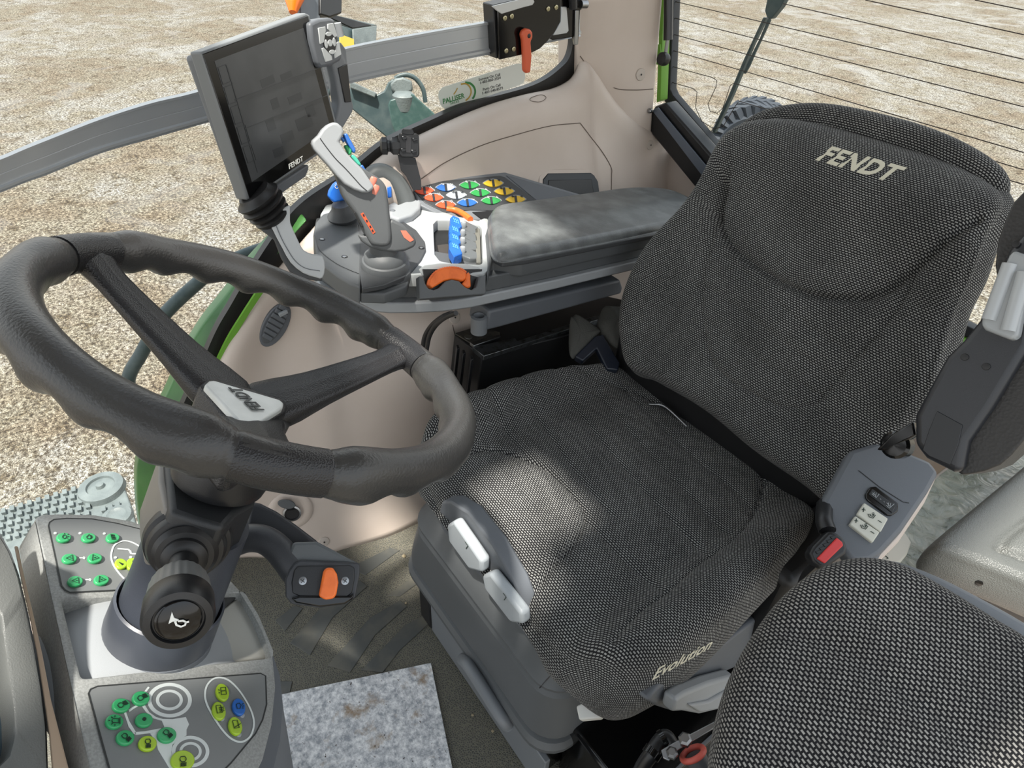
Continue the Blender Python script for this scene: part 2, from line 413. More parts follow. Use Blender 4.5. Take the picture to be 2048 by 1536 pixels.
ribm=M('smooth_rubber',(70,72,70),.5,mott=(12,(104,100,88),.45,.75))
ribs=[[(550,1240),(590,1210),(606,1216),(570,1262)],[(580,1285),(650,1205),(720,1160),(735,1172),(665,1235),(620,1310)],[(655,1330),(740,1235),(800,1200),(815,1212),(750,1270),(700,1345)],[(722,1340),(810,1250),(862,1222),(868,1238),(800,1300),(765,1345)],
      [(555,1390),(560,1362),(585,1362),(580,1385)],[(700,1135),(780,1095),(800,1100),(730,1150)],[(775,1190),(830,1150),(838,1165),(800,1192)]]
for k,rb in enumerate(ribs):
    o=prism('tread_rib',[Z(a,c,.002) for a,c in rb],(0,0,-.003),ribm,fl,bevel=.001)
# ---- right wall
TP=[(1162,20,1.40),(1154,137,1.40),(1113,174,1.40),(1051,188,1.39),(962,214,1.38),(860,259,1.36),(773,303,1.33),(715,355,1.31),(640,440,1.28),(575,515,1.26),(515,590,1.24),(478,645,1.23),(450,695,1.22),(418,765,1.21),(380,845,1.20),(350,920,1.19),(335,980,1.19),(322,1060,1.19),(314,1130,1.19)]
TW=[X(*t) for t in TP]
def ss(a,b,x):
    t=min(1,max(0,(x-a)/(b-a))); return t*t*(3-2*t)
def foot(y):
    return 1.0+.04*ss(-.45,-.24,y)+.12*ss(-.26,-.04,y)
rows=[]
cols=[]
for T in cr(TW,3):
    y=T.y; w=ss(-.30,-.62,y); xf=foot(y)
    # rear profile
    rear=[(T.x,T.z),(T.x-.012,T.z+.004),(T.x-.04,T.z-.004),(T.x-.062,T.z-.026),(T.x-.07,T.z-.075),(T.x-.078,T.z-.14),(1.27,.67),(1.20,.58),(1.12,.53),(1.075,.40),(1.045,.22),(xf+.01,.03),(xf,0)]
    zt=T.z
    fr_=[(T.x,zt),(T.x-.008,zt+.002),(T.x-.022,zt-.01),(T.x-.03,zt-.03),(T.x-.034,zt*.88),(T.x-.038,zt*.80)]
    for k,q in enumerate((.70,.6,.5,.36,.2,.03,0)):
        fx=T.x-.04+(xf-(T.x-.04))*(1-q/.8)**1.3-.012*math.sin(math.pi*q/.8); fr_.append((fx,zt*q))
    cols.append([Vector((fr_[k][0]*(1-w)+rear[k][0]*w,y,fr_[k][1]*(1-w)+rear[k][1]*w)) for k in range(13)])
for c_ in cols:
    for v in c_:
        if v.y>-.7 and .12<v.z<.72:
            yr=-.40+(v.z-.6)*-.22; bz=ss(.12,.3,v.z)*(1-ss(.58,.72,v.z))
            v.x-=.020*math.exp(-((v.y-yr)/.035)**2)*bz
            v.x+=.014*math.exp(-((v.y-yr-.10)/.05)**2)*bz
# extend to the rear behind the pillar, and forward out of frame
rear0=[Vector((v.x-.03,-1.60,v.z)) for v in cols[4]]
cols=[c for c in cols if c[0].y>-1.26]
base=cols[0]
def cap_(v,y,m): return Vector((v.x,y,min(v.z,m-.25*max(0,1.40-v.x)*0-max(0,.9-m)*0)))
R5=[Vector((v.x,v.y,v.z)) for v in rear0]
def sc_(y,m,dx): return [Vector((v.x+dx,y,v.z*m/R5[0].z)) for v in R5]
cols=[sc_(-1.62,.74,-.02),sc_(-1.50,.77,.0),sc_(-1.40,.83,.01),sc_(-1.32,.90,.012)]+cols[2:]
cols+= [[v+Vector((0,.25,0)) for v in cols[-1]],[v+Vector((0,.7,0)) for v in cols[-1]]]
wr=grid('wall_right',cols,beige,sub=1,thick=.012); tagk(wr,'structure')
WB=bvh(wr)
# ---- sill seal (black) and green frame outside
def strip(name,A,B,mat,th,parent=None,n=6,**k):
    a=cr(A,n); b=cr(B,n)
    rings=[[p,q,q+Vector((th,0,0)),p+Vector((th,0,0))] for p,q in zip(a,b)]
    return loft(name,rings,mat,parent,**k)
GP=[(1149,20),(1143,102),(1120,137),(1065,171),(945,205),(860,241),(773,283),(700,340),(610,400),(560,455),(500,545),(462,610),(432,662),(400,735),(362,820),(332,900),(318,965),(305,1050),(298,1130)]
# first points rear, wide black frit; the frontal ones are the inner black seal
sx=[(t[2]+.012) for t in TP]
seal=strip('window_seal',[X(g[0],g[1],sx[i]) for i,g in enumerate(GP)],[X(t[0],t[1]+2,sx[i]) for i,t in enumerate(TP)],blackm,.02)
seal.name='trim_1'; tagk(seal,'structure')
gl=[(530,580),(493,636),(462,690),(430,765),(392,845),(358,920),(343,980),(330,1060)]
gin=[(517,578),(481,634),(451,684),(417,757),(379,838),(346,914),(331,972),(318,1050)]
o=strip('trim_2',[X(a,c,1.222-.004*i) for i,(a,c) in enumerate(gin)],[X(a,c,1.222-.004*i) for i,(a,c) in enumerate(gl)],brightgreen,.006); tagk(o,'structure')
GO=[(600,425),(552,472),(502,525),(452,590),(405,650),(370,710),(333,790),(294,870),(275,930),(274,1000),(282,1070),(290,1130)]
GI=[(616,440),(570,492),(532,540),(484,596),(448,652),(420,702),(388,765),(348,845),(320,918),(309,980),(304,1050),(300,1130)]
o=strip('trim_3',[X(a,c,1.29) for a,c in GO],[X(a,c,1.265) for a,c in GI],green,.03,bevel=.004); tagk(o,'structure')
# ---- glass
def glassmat(name,tint,fac):
    m=bpy.data.materials.new(name); m.use_nodes=True; nt=m.node_tree; nt.nodes.clear()
    o=nt.nodes.new('ShaderNodeOutputMaterial'); t=nt.nodes.new('ShaderNodeBsdfTransparent'); g=nt.nodes.new('ShaderNodeBsdfGlossy'); x=nt.nodes.new('ShaderNodeMixShader'); f=nt.nodes.new('ShaderNodeFresnel')
    t.inputs[0].default_value=tint; g.inputs['Roughness'].default_value=.02; f.inputs[0].default_value=1.35
    mm=nt.nodes.new('ShaderNodeMath'); mm.operation='MULTIPLY'; mm.inputs[1].default_value=fac
    nt.links.new(f.outputs[0],mm.inputs[0]); nt.links.new(mm.outputs[0],x.inputs[0]); nt.links.new(t.outputs[0],x.inputs[1]); nt.links.new(g.outputs[0],x.inputs[2]); nt.links.new(x.outputs[0],o.inputs[0])
    return m
glass=glassmat('clear_glass',(.95,.97,.96,1),.6)
gy=[(-1.50,1.425),(-1.25,1.425),(-1.0,1.415),(-.7,1.375),(-.4,1.31),(-.2,1.28),(0,1.25),(.3,1.24),(.8,1.23)]
wn=grid('window_1',[[Vector((x,y,.05)),Vector((x,y,.9)),Vector((x-.02,y,1.72))] for y,x in gy],glass,sub=1); tagk(wn,'structure')
# ---- rear window
RY=-1.58
rf=Fr((0,RY,0),(0,1,.0))
bk=[(1349,-60),(1340,178),(1345,190),(1465,331),(1560,425),(1700,520),(1830,600),(1935,652),(2100,730)]
def rY(a,c,dy=0): return Y(a,c,RY+dy)
rw=mk('window_2',[rY(1335,-260,-.012),rY(1325,190,-.012),rY(1455,350,-.012),rY(1700,530,-.012),rY(1930,665,-.012),rY(2300,830,-.012),rY(2500,-160,-.012)],[[0,1,2,3,4,5,6]],glass); tagk(rw,'structure')
ob=[(1325,-60),(1322,195),(1330,205),(1452,352),(1550,448),(1690,542),(1820,620),(1925,672),(2100,750)]
a=[rY(*p,0) for p in bk]; c=[rY(*p,.01) for p in ob]
o=loft('trim_4',[[p,q,q+Vector((0,-.035,0)),p+Vector((0,-.03,0))] for p,q in zip(a,c)],blackm,bevel=.003); tagk(o,'structure')
a2=[rY(x-1,y+3,.012) for x,y in ob[4:]]; c2=[rY(x-12,y+16,.03) for x,y in ob[4:]]
o=loft('trim_5',[[p,q,q+Vector((0,-.02,0)),p+Vector((0,-.02,0))] for p,q in zip(a2,c2)],brightgreen); tagk(o,'structure')
# heater wires
hw=[[(730,20),(2048,325)],[(135,8),(2048,455)],[(132,98),(2048,585)],[(128,188),(2048,710)],[(120,275),(2048,835)],[(1180,0),(2048,190)],[(1780,0),(2048,55)],
 [(115,362),(340,424),(366,440),(362,475),(318,570),(330,610),(368,620),(400,590),(440,468),(458,455),(2048,930)],
 [(110,448),(235,484),(258,505),(250,590),(285,665),(350,705),(400,695),(450,610),(480,562),(492,555),(2048,1010)]]
wires=[]
for l in hw:
    w=[rY(1300+x*.3652,y*.3652,-.010) for x,y in l]
    wires.append(ribbond(w,Vector((0,1,0)),.0018,th=.0008))
v,f=join(wires); mk('heater_wires',v,f,M('wire',(60,50,44),.5),rw,smooth=False)
# ---- rear wall below the window, black channel
def rl(pts): return [Vector(p) for p in pts]
q=[rY(x-4,y+6,.012) for x,y in [(1300,262),(1400,395),(1452,372),(1550,470),(1690,565),(1820,645),(1925,697),(2100,775)]]
q[1]=rY(1448,372,.012)
low=[Vector((p.x,-1.50,.0)) for p in q]
mid=[Vector((p.x,-1.52,p.z*.6)) for p in q]
wl=grid('wall_rear',[q,mid,low],beige,thick=.02); tagk(wl,'structure')
wb2=Fr((0,-1.50,0),(0,1,0))
sh=thing('window_channel','black open channel with blue-grey strip along lower edge of rear window','channel',Y(1380,330,-1.5))
slab('channel_body',wb2,[(1299,228),(1310,212),(1330,205),(1458,352),(1470,372),(1412,402),(1299,264)],.05,black,sh,bevel=.006,smoothn=0)
slab('metal_strip',wb2,[(1316,215),(1304,221),(1424,378),(1442,368)],.004,M('bluegrey_strip',(112,122,136),.3,.6),sh,h=.008,bevel=.001)
lathe('bolt',Y(1301,222,-1.485),(0,1,.3),[(.007,0),(.007,.006),(.004,.009),(.0001,.009)],steel,sh,seg=12)
# ---- corner pillar
def pil(py):
    e=[X(1160-.05*(py+60)/3,py,1.395), X(1178-.02*py,py,1.382), Y(1250-.045*py,py,-1.385), Y(1262-.045*py,py,-1.40), Y(1320-.085*py,py,-1.49), Y(1326-.085*py,py,-1.50)]
    return e+[e[5]+Vector((.09,-.02,0)),e[0]+Vector((.09,0,0))]
ys=[-160,0,60,120,180,225,262]
rings=[pil(y) for y in ys]
last=[p+Vector((-.0,0,-.05)) for p in rings[-1]]
pr=loft('wall_corner_pillar',rings+[last],beige,bevel=.008,seg=3); pr.name='wall_rear_right'; tagk(pr,'structure')
PB=bvh(pr)
seamm=M('seam_shadow_gap',(96,84,74),.8)
drape('seam',PB,[(1160,112),(1178,135),(1205,160),(1232,177),(1270,180),(1306,178)],.0022,seamm,pr)
for a,c,r in ((1281,149,.016),):
    p,n=hit(PB,a,c,.001); s=disc('screw_cap',p,n,r,screw,pr,th=.004); lathe('socket_hole',p+n*.003,n,[(.0025,0),(.0025,.0005),(.0001,.0005)],blackm,s,seg=10)
# green post + bracket and gas strut
gp=thing('green_post','bright green upright post edge beside the rear window','post',Y(1322,190,-1.53))
o=prism('post_edge',[Y(1322,-60,-1.53),Y(1329,-60,-1.53),Y(1321,200,-1.53),Y(1313,205,-1.53)],(0,-.03,0),brightgreen,gp,bevel=.001)
prism('bracket',[Y(1308,90,-1.525),Y(1320,88,-1.525),Y(1322,120,-1.525),Y(1316,130,-1.525),Y(1305,126,-1.525)],(0,-.01,0),brightgreen,gp,bevel=.001)
gs=thing('gas_strut','black gas strut hanging beside the green post of rear window','gas strut',Y(1327,130,-1.5))
tube('cylinder',[Y(1338,-80,-1.5),Y(1336,80,-1.5)],.0125,gloss,gs,seg=20)
tube('rod',[Y(1335,80,-1.5),Y(1331,108,-1.5)],.005,steel,gs)
lathe('ball_joint',Y(1327,118,-1.495),(0,1,.2),[(.004,-.012),(.016,-.01),(.018,0),(.016,.01),(.004,.012)],black,gs,seg=16)
# roof and hidden left/front posts : shade the interior
rm=M('roof_lining',(150,140,130),.8)
def hole(name,z,xs,yy,holes,th):
    ps=[]
    for i in range(len(xs)-1):
        for j in range(len(yy)-1):
            if (i,j) in holes: continue
            ps.append(boxd(((xs[i]+xs[i+1])/2,(yy[j]+yy[j+1])/2,z+th/2),xs[i+1]-xs[i],yy[j+1]-yy[j],th))
    v,f=join(ps); return mk(name,v,f,rm,smooth=False)
ROOF=hole('ceiling_sun_gaps',1.78,[-.24,-.12,.22,.30,.48,.57,.78,1.13,1.5],[-1.75,-.57,-.20,-.06,.06,.2,.36,.52,.75],{(3,2),(3,3),(2,3),(5,4),(6,1),(6,2),(3,6),(4,6),(0,0)},.06); tagk(ROOF,'structure')  # unseen roof; openings invented to drop sun patches on cushion, console, keys and lid
for k,(x,y) in enumerate(((-.21,.95),(1.3,.95),(-.21,-1.65))):
    o=box('post',(x,y,.9),.09,.09,1.9,rm); o.name='wall_post_%s'%('front_left','front_right','rear_left')[k]; tagk(o,'structure')
# wall marks
drape('seam',WB,[(1160,246),(1100,252),(1030,270),(960,292),(890,325),(842,358)],.002,seamm,wr)
drape('seam',WB,[(1160,246),(1180,272),(1205,305),(1222,335),(1223,352),(1222,392)],.002,seamm,wr,n=8)
for a,c,r in ((1300,290,.014),(909,635,.015),(648,1083,.013),):
    p,n=hit(WB,a,c,.001)
    if p is None: print('miss cap',a,c); continue
    s=disc('screw_cap',p,n,r,screw,wr,th=.004); lathe('socket_hole',p+n*.003,n,[(.0022,0),(.0022,.0005),(.0001,.0005)],blackm,s,seg=10)
drape('seam',WB,[(905,650),(915,700),(918,760)],.002,seamm,wr)
drape('seam',WB,[(1062,196),(1082,190),(1092,196),(1080,204),(1062,202)],.0012,seamm,wr,closed=True)
# oval air vent
p,n=hit(WB,551,651,.0)
vf=Fr(p,n); A=vf.px(551,651)
def ell(fr,cx,cy,a,b,ang,n=28):
    r=[]
    for k in range(n):
        t=2*math.pi*k/n; x=a*math.cos(t); y=b*math.sin(t); r.append((cx+x*math.cos(ang)-y*math.sin(ang),cy+x*math.sin(ang)+y*math.cos(ang)))
    return r
va=thing('air_vent','oval grey louvred air vent in the beige side wall','air vent',p)
ang=math.radians(-60)
slab('vent_bezel',vf,ell(vf,551,651,48,24,ang),.01,mgrey2,va,h=.008,bevel=.002)
slab('vent_dish',vf,ell(vf,550,650,42,16,ang),.004,dark,va,h=.0105,bevel=.001)
for k in range(-3,4):
    cx=550+k*11*math.cos(ang); cy=650+k*11*math.sin(ang); wd=15*math.sqrt(max(0,1-(k/4.)**2))
    dx=-math.sin(ang)*wd; dy=math.cos(ang)*wd
    slab('louvre',vf,[(cx-dx,cy-dy),(cx+dx,cy+dy),(cx+dx+4.5,cy+dy-7.5),(cx-dx+4.5,cy-dy-7.5)],.006,mgrey2,va,h=.015,bevel=.001)
prism('vent_tab',[vf.P(555,626,.016),vf.P(572,618,.016),vf.P(574,624,.016),vf.P(558,632,.016)],vf.N*.008,lgrey,va,bevel=.001)
# 12 volt socket
p,n=hit(WB,580,1022,.0); sf=Fr(p,n)
so=thing('power_socket','round power socket with flipped open cap low on beige wall','socket',p)
lathe('recess_ring',p,n,[(.052,-.001),(.050,.001),(.036,.0035),(.031,.001),(.0001,.0005)],beige,so,seg=32)
p2=sf.P(584,1025,.003)
lathe('chrome_ring',p2,n,[(.020,0),(.021,.006),(.017,.007),(.0165,.001),(.0001,.001)],steel,so,seg=28)
lathe('socket_bore',p2+n*.0018,n,[(.0163,0),(.0163,.0006),(.0001,.0006)],blackm,so,seg=20)
slab('socket_cap',sf,ell(sf,573,1009,18,9,.15),.004,dark,so,h=.018,bevel=.0015)
prism('cap_hinge',[sf.P(568,1008,.012),sf.P(584,1008,.012),sf.P(592,1018,.004),sf.P(574,1020,.004)],n*.004,black,so,bevel=.001)
# storage pocket
p,n=hit(WB,1142,366,.0); kf=Fr(p,n)
po=wr
slab('pocket_rim',kf,[(1076,400),(1078,352),(1092,338),(1186,337),(1204,348),(1212,400)],.006,beige,po,h=.004,smoothn=0,bevel=.003)
slab('pocket_lining',kf,[(1084,400),(1086,358),(1096,346),(1182,345),(1196,354),(1202,400)],.006,M('pocket_lining',(24,30,36),.4),po,h=.0055,bevel=.003)
slab('pocket_floor',kf,[(1094,400),(1097,360),(1184,358),(1190,400)],.004,blackm,po,h=.007,bevel=.002)
# world and sun
w=bpy.data.worlds.new('w'); SC.world=w; w.use_nodes=True; nt=w.node_tree
bg=nt.nodes['Background']; bg.inputs[1].default_value=1.0
tc=nt.nodes.new('ShaderNodeTexCoord'); sp=nt.nodes.new('ShaderNodeSeparateXYZ'); nt.links.new(tc.outputs['Generated'],sp.inputs[0])
cp=nt.nodes.new('ShaderNodeValToRGB'); nt.links.new(sp.outputs[2],cp.inputs[0])
cp.color_ramp.elements[0].position=0; cp.color_ramp.elements[0].color=(1.0,.97,.92,1); cp.color_ramp.elements[1].position=.7; cp.color_ramp.elements[1].color=(.78,.87,.97,1)
nt.links.new(cp.outputs[0],bg.inputs[0])
WORLD=bg
sl=bpy.data.lights.new('sun','SUN'); sl.energy=5.2; sl.angle=math.radians(3); sl.color=(1,.95,.87)
so_=bpy.data.objects.new('sun',sl); COL.objects.link(so_)
SUND=Vector((.15,-.30,-1)).normalized()
so_.rotation_euler=SUND.to_track_quat('-Z','Y').to_euler()
SC.view_settings.view_transform='Standard'; SC.view_settings.look='None'; SC.view_settings.gamma=1; SC.view_settings.use_curve_mapping=False
SC.view_settings.exposure=0.8
# ================================================================ DRIVER SEAT
seat=thing('driver_seat','dark woven fabric suspension driver seat with high backrest lettered in cream','seat',(.56,-.66,0))
SCX=.562
cf=Fr((SCX,-.69,.452),(0,-.06,1),(0,1,0))
def cpx(z,lst):   # zoom6 coordinates on the cushion -> frame coords
    return [cf.px(780+x*.5207,660+y*.5207,0) for x,y in lst]
def ctop(u,v):
    a=np.abs(u)
    side=np.clip((a-.20)/.09,0,1); side=side*side*(3-2*side)
    fade=np.clip((v+.30)/.16,0,1)
    h=.048*side*(.35+.65*fade)
    h=h-.010*np.exp(-(u/.16)**2-((v+.1)/.2)**2)
    f=np.clip((v-.15)/.13,0,1.2); h=h-.035*f*f*(.4+.6*(1-side))
    return h
def cbot(u,v):
    b=-.138+.020*ss(.27,.18,v)+.052*ss(.20,-.02,v)
    if v>.16:
        t=max(0,1-abs((u-.02)/.215)**3.0); b+= .088*t*ss(.16,.27,v)
    return b
co_=[(-.292,.272),(-.14,.290),(0,.294),(.14,.290),(.258,.262),(.308,.19),(.318,.07),(.308,-.06),(.285,-.17),(.262,-.27),(.12,-.305),(-.12,-.305),(-.265,-.275),(-.305,-.20),(-.322,-.06),(-.336,.09),(-.332,.205)]
gv=[(cpx(0,l),d,w) for l,d,w in [
 ([(300,245),(440,208),(600,190),(745,195)],.006,.003),
 ([(300,245),(410,330)],.002,.003),
 ([(745,195),(900,215),(1060,290),(1250,390),(1380,480),(1432,560),(1425,640),(1380,740),(1300,830),(1180,920),(1050,1045),(950,1120),(860,1215),(850,1240)],.005,.003),
 ([(310,462),(360,455),(430,462),(560,500),(660,570),(730,650),(752,700),(735,780),(690,840),(620,905),(560,965),(500,1012)],.006,.003),
 ([(355,262),(455,400),(545,495)],.0035,.006),
 ([(480,215),(600,380),(720,540),(850,700)],.0035,.006),
 ([(745,700),(880,860),(980,950),(1040,1040)],.0035,.006),
 ([(620,192),(760,350),(900,510),(1040,670),(1180,830),(1215,885)],.0035,.006),
 ([(760,200),(900,350),(1040,500),(1180,650),(1300,790)],.0035,.006),
 ([(900,220),(1040,350),(1180,480),(1320,600),(1390,680)],.0035,.006),
]]
cush,cH=pad('cushion',cf,co_,fab,seat,ctop,.1,er=.026,grooves=gv,bot=cbot,bulge=.012,ns=90,nth=360)
# backrest
bf=Fr((.535,-.925,.515),(0,.86,.50))
bo_px=[(1252,728),(1247,640),(1262,570),(1298,500),(1366,415),(1425,318),(1455,272),(1500,238),(1560,224),(1620,228),(1700,245),(1790,270),(1880,300),(1950,335),(1994,372),(2003,405),(1990,440),(1972,478),(1948,545),(1915,610),(1893,690),(1872,770),(1832,838),(1778,890),(1726,952),(1685,1000),(1655,1003),(1600,962),(1500,893),(1400,812),(1300,752)]
bo=[bf.px(*p,-.012) for p in bo_px]
def btop(u,v):
    a=np.abs(u)
    side=np.clip((a-.17)/.12,0,1); low=np.clip((.42-v)/.15,0,1)
    h=.026*side*side*low
    h=h+.012*np.exp(-((v-.22)/.1)**2)*np.exp(-(u/.2)**2)
    t=np.clip((v-.50)/.10,0,1.3); h=h+.022*np.exp(-((v-.47)/.07)**2)-.055*t*t
    return h
def bp(l): return [bf.px(x,y,.005) for x,y in l]
bg_=[(bp(l),d,w) for l,d,w in [
 ([(1448,372),(1436,430),(1460,490),(1530,545),(1610,585),(1690,596),(1760,585),(1840,530),(1900,480),(1955,440)],.014,.006),
 ([(1466,330),(1440,420),(1414,510),(1404,600),(1412,690),(1440,745),(1500,785),(1560,810),(1610,812),(1650,785),(1710,715),(1770,650),(1810,590),(1830,545)],.005,.003),
 ([(1420,500),(1480,540),(1570,620),(1660,680),(1690,700)],.004,.006),
 ([(1408,570),(1480,620),(1560,680),(1640,740),(1680,755)],.004,.006),
 ([(1412,640),(1480,690),(1560,745),(1640,790)],.0035,.006),
 ([(1960,470),(1925,560),(1885,640),(1865,720),(1850,780),(1820,830)],.004,.003),
]]
back,bH=pad('backrest',bf,bo,fab,seat,btop,.10,er=.028,grooves=bg_,bulge=.012,ns=90,nth=380)
def onback(fn):
    def g(u,v,w):
        p=fn(u,v,0)-bf.O; a,b=p.dot(bf.U),p.dot(bf.V); return bf.to(a,b,bH(a,b)+.0006+w)
    return g
fn,L=textfr(bf,1640,306,1790,349,.01)
text('lettering','FENDT',.046,onback(fn),cream,back,bold=.035,shear=.22,width=L*1.03,space=1.05)
# headrest wrap : the fabric roll that overhangs at the top left corner
hr=[bf.P(x,y,h) for x,y,h in [(1480,268,-.07),(1540,244,-.075),(1640,240,-.078),(1780,272,-.078),(1890,312,-.078),(1975,362,-.075),(1990,405,-.07)]]
def uvtube(name,path,r,mat,parent,seg=24,flat=None):
    v,f=tubed(path,r,seg,flat=flat); n=len(path); uv=[]
    L_=[0]
    for i in range(1,n): L_.append(L_[-1]+(path[i]-path[i-1]).length)
    for i in range(n):
        for k in range(seg): uv.append((L_[i]+3,k/seg*2*math.pi*(r[i] if isinstance(r,list) else r)+3))
    return mk(name,v,f,mat,parent,uv=uv)
hp=cr(hr,8); n=len(hp)
uvtube('head_roll',hp,[.010+.022*math.sin(math.pi*min(1,max(0,(i+.8)/(n+.6))))**.45 for i in range(n)],fab,seat)
# back shell
shell=[(x+6,y+2) for x,y in bo_px if x>1240]
slab('back_shell',bf,[(1275,742),(1275,640),(1320,500),(1440,330),(1520,262),(1700,262),(1900,330),(1965,420),(1960,480),(1932,600),(1902,690),(1888,770),(1840,850),(1736,960),(1660,995),(1500,880)],.02,mgrey2,seat,h=-.095,bevel=.006,smoothn=3)
v,f=boxd((.565,-1.03,.40),.56,.14,.26); mk('back_gap_block',v,f,blackm,seat,bevel=.02)  # black block added so the gap under the backrest stays dark
v,f=boxd((.25,-.90,.34),.09,.26,.24); mk('side_gap_block',v,f,blackm,seat,bevel=.02)  # second added block, fills the gap beside the cushion with black
# hinge wire under backrest
tube('release_wire',cr([cf.to(.12,-.235,-.0),cf.to(.09,-.245,.012),cf.to(.05,-.255,.0),cf.to(.02,-.26,-.01)],6),.003,steel,seat)
# side lettering on the near-left side of the cushion
lf=Fr((.236,-.55,.40),(-1,.0,.12))
fn,L=textfr(lf,1306,1352,1423,1288)
CB=bvh(cush)
def onmesh(fn,t,px0):
    def g(u,v,w):
        p=fn(u,v,0); d=(p-CAM).normalized(); q,n,i,_=t.ray_cast(CAM,d)
        return q-d*(.0012+w) if q is not None else p
    return g
text('lettering','Evolution',.033,onmesh(fn,CB,0),cream,cush,bold=.02,shear=.22,width=L)
# front tray with the two thigh-support handles
yf=Fr((0,-.395,0),(0,1,0))
slab('front_panel',yf,[(884,1003),(900,1003),(935,1025),(985,1090),(1028,1165),(1052,1230),(1066,1292),(1040,1262),(965,1160),(884,1062),(876,1030)],.03,mgrey2,seat,bevel=.004)
tray=M('tray_grey',(160,166,170),.4,bump=(1500,.15,.001))
for nm,pp in (('handle',[(893,1050),(906,1042),(962,1124),(962,1146),(938,1140),(896,1082)]),('handle',[(963,1152),(978,1146),(1042,1228),(1044,1250),(1020,1246),(968,1178)])):
    h=slab(nm,yf,pp,.02,tray,seat,h=.022,bevel=.006,seg=3)
    q=[yf.P(x,y,.0225) for x,y in [(sum(a for a,_ in pp)/6+dx,sum(b for _,b in pp)/6+dy) for dx,dy in ((4,-14),(10,-6),(6,0))]]
    v,f=ribbond(q,yf.N,.0012); mk('symbol',v,f,iconm,h,smooth=False)
# suspension bellows
def rrect(x0,x1,y0,y1,r,z,n=6):
    o=[]
    for cx,cy,a in ((x1-r,y1-r,0),(x0+r,y1-r,90),(x0+r,y0+r,180),(x1-r,y0+r,270)):
        for k in range(n+1):
            t=math.radians(a+90*k/n); o.append(Vector((cx+r*math.cos(t),cy+r*math.sin(t),z)))
    return o
bel=[(.395,.045),(.388,.030),(.325,.006),(.318,.0),(.312,.0),(.306,.010),(.300,.006),(.292,.0),(.215,-.012),(.19,-.014),(.182,-.006),(.176,.002),(.17,-.014),(.16,-.02),(.15,-.02),(.143,-.012),(.14,.02)]
loft('suspension_bellows',[rrect(.325+i,.805-i,-.93+i,-.375-i,.06,z) for z,i in bel],dark,seat,angle=25)
gf=Fr((0,-.364,0),(0,1,.12))
fn,L=textfr(gf,912,1206,1000,1330)
text('lettering','GRAMMER',.034,fn,M('moulded_letters',(58,60,62),.35),seat,ext=.002,bold=.012,width=L)
strokes('moulded_emblem',gf,[(ell(gf,0,0,0,0,0),True)] if 0 else [([gf.px(x,y) for x,y in [(906,1182),(899,1188),(903,1198),(911,1196)]],False)],.003,M('moulded_emblem',(110,108,100),.4),seat,smoothn=4)
drape('bellows_seam',bvh(bpy.data.objects['suspension_bellows']),[(1079,1376),(1100,1352)],.0015,blackm,seat)
# base
v,f=boxd((.565,-.655,.07),.46,.54,.14); mk('base_frame',v,f,gloss,seat,bevel=.01)
v,f=boxd((.245,-.60,.10),.17,.36,.20); mk('side_cover',v,f,gloss,seat,bevel=.008)
v,f=boxd((.515,-.374,.068),.40,.012,.125); mk('base_cover',v,f,mgrey,seat,bevel=.002)
v,f=boxd((.51,-.366,.105),.035,.008,.05); mk('cover_latch',v,f,dark,seat,bevel=.002)
v,f=boxd((.735,-.38,.07),.05,.03,.12); mk('base_bracket',v,f,blackm,seat,bevel=.006)
tube('slide_bar',cr([Y(925,1318,-.352),Y(940,1336,-.345),Y(1000,1430,-.345),Y(1016,1452,-.352)],6),.012,mgrey,seat,seg=14)
# side trim, lever, tab
xf=Fr((.207,-.55,.3),(-1,-.12,.15))
slab('side_trim',xf,[(1294,1402),(1318,1372),(1353,1350),(1426,1304),(1509,1241),(1561,1189),(1603,1142),(1640,1092),(1700,1110),(1660,1200),(1580,1275),(1480,1332),(1400,1368),(1360,1390),(1345,1424),(1316,1415)],.03,mgrey2,seat,h=.0,bevel=.006,seg=3)
lv=slab('side_lever',xf,[(1346,1426),(1352,1400),(1372,1386),(1420,1366),(1468,1352),(1476,1362),(1470,1396),(1440,1420),(1400,1430),(1366,1424)],.022,lgrey,seat,h=.024,bevel=.006,seg=3)
slab('lever_lip',xf,[(1380,1412),(1420,1404),(1462,1380),(1468,1396),(1438,1418),(1400,1426)],.008,lgrey,lv,h=.030,bevel=.003)
strokes('symbol',xf,[([xf.px(x,y) for x,y in [(1412,1384),(1413,1392),(1424,1391),(1426,1382)]],False),([xf.px(x,y) for x,y in [(1415,1382),(1416,1389),(1423,1388),(1423,1380)]],True)],.0013,iconm,lv,h=.0255)
tf=Fr((.30,-.42,.345),(0,.5,1),(0,1,0))
slab('cushion_clip',tf,[(1152,1412),(1168,1404),(1204,1430),(1200,1436),(1158,1440)],.02,M('white_plastic',(205,205,200),.5),seat,bevel=.004)
# switch console at the left rear of the seat
wf=Fr((.20,-.90,.60),(-.25,.28,1),(0,1,0))
hs=slab('switch_housing',wf,[(1640,1010),(1700,900),(1762,880),(1862,922),(1880,945),(1858,985),(1806,1062),(1764,1108),(1742,1122),(1706,1124),(1672,1085),(1652,1060)],.03,mgrey2,seat,bevel=.008,seg=3)
slab('housing_side',wf,[(1690,1060),(1760,900),(1862,928),(1876,952),(1852,1004),(1800,1082),(1752,1132),(1715,1130)],.09,beige,seat,h=-.028,bevel=.006)
slab('housing_base',wf,[(1690,1130),(1700,1112),(1740,1108),(1752,1090),(1768,1100),(1740,1150),(1700,1160)],.05,mgrey2,seat,h=-.004,bevel=.005)
wv=[wf.P(x,y,.0004) for x,y in [(1717,941),(1760,975),(1806,1004),(1818,1006)]]
v,f=ribbond(wv,wf.N,.0012,th=.0004); mk('housing_seam',v,f,blackm,hs,smooth=False)
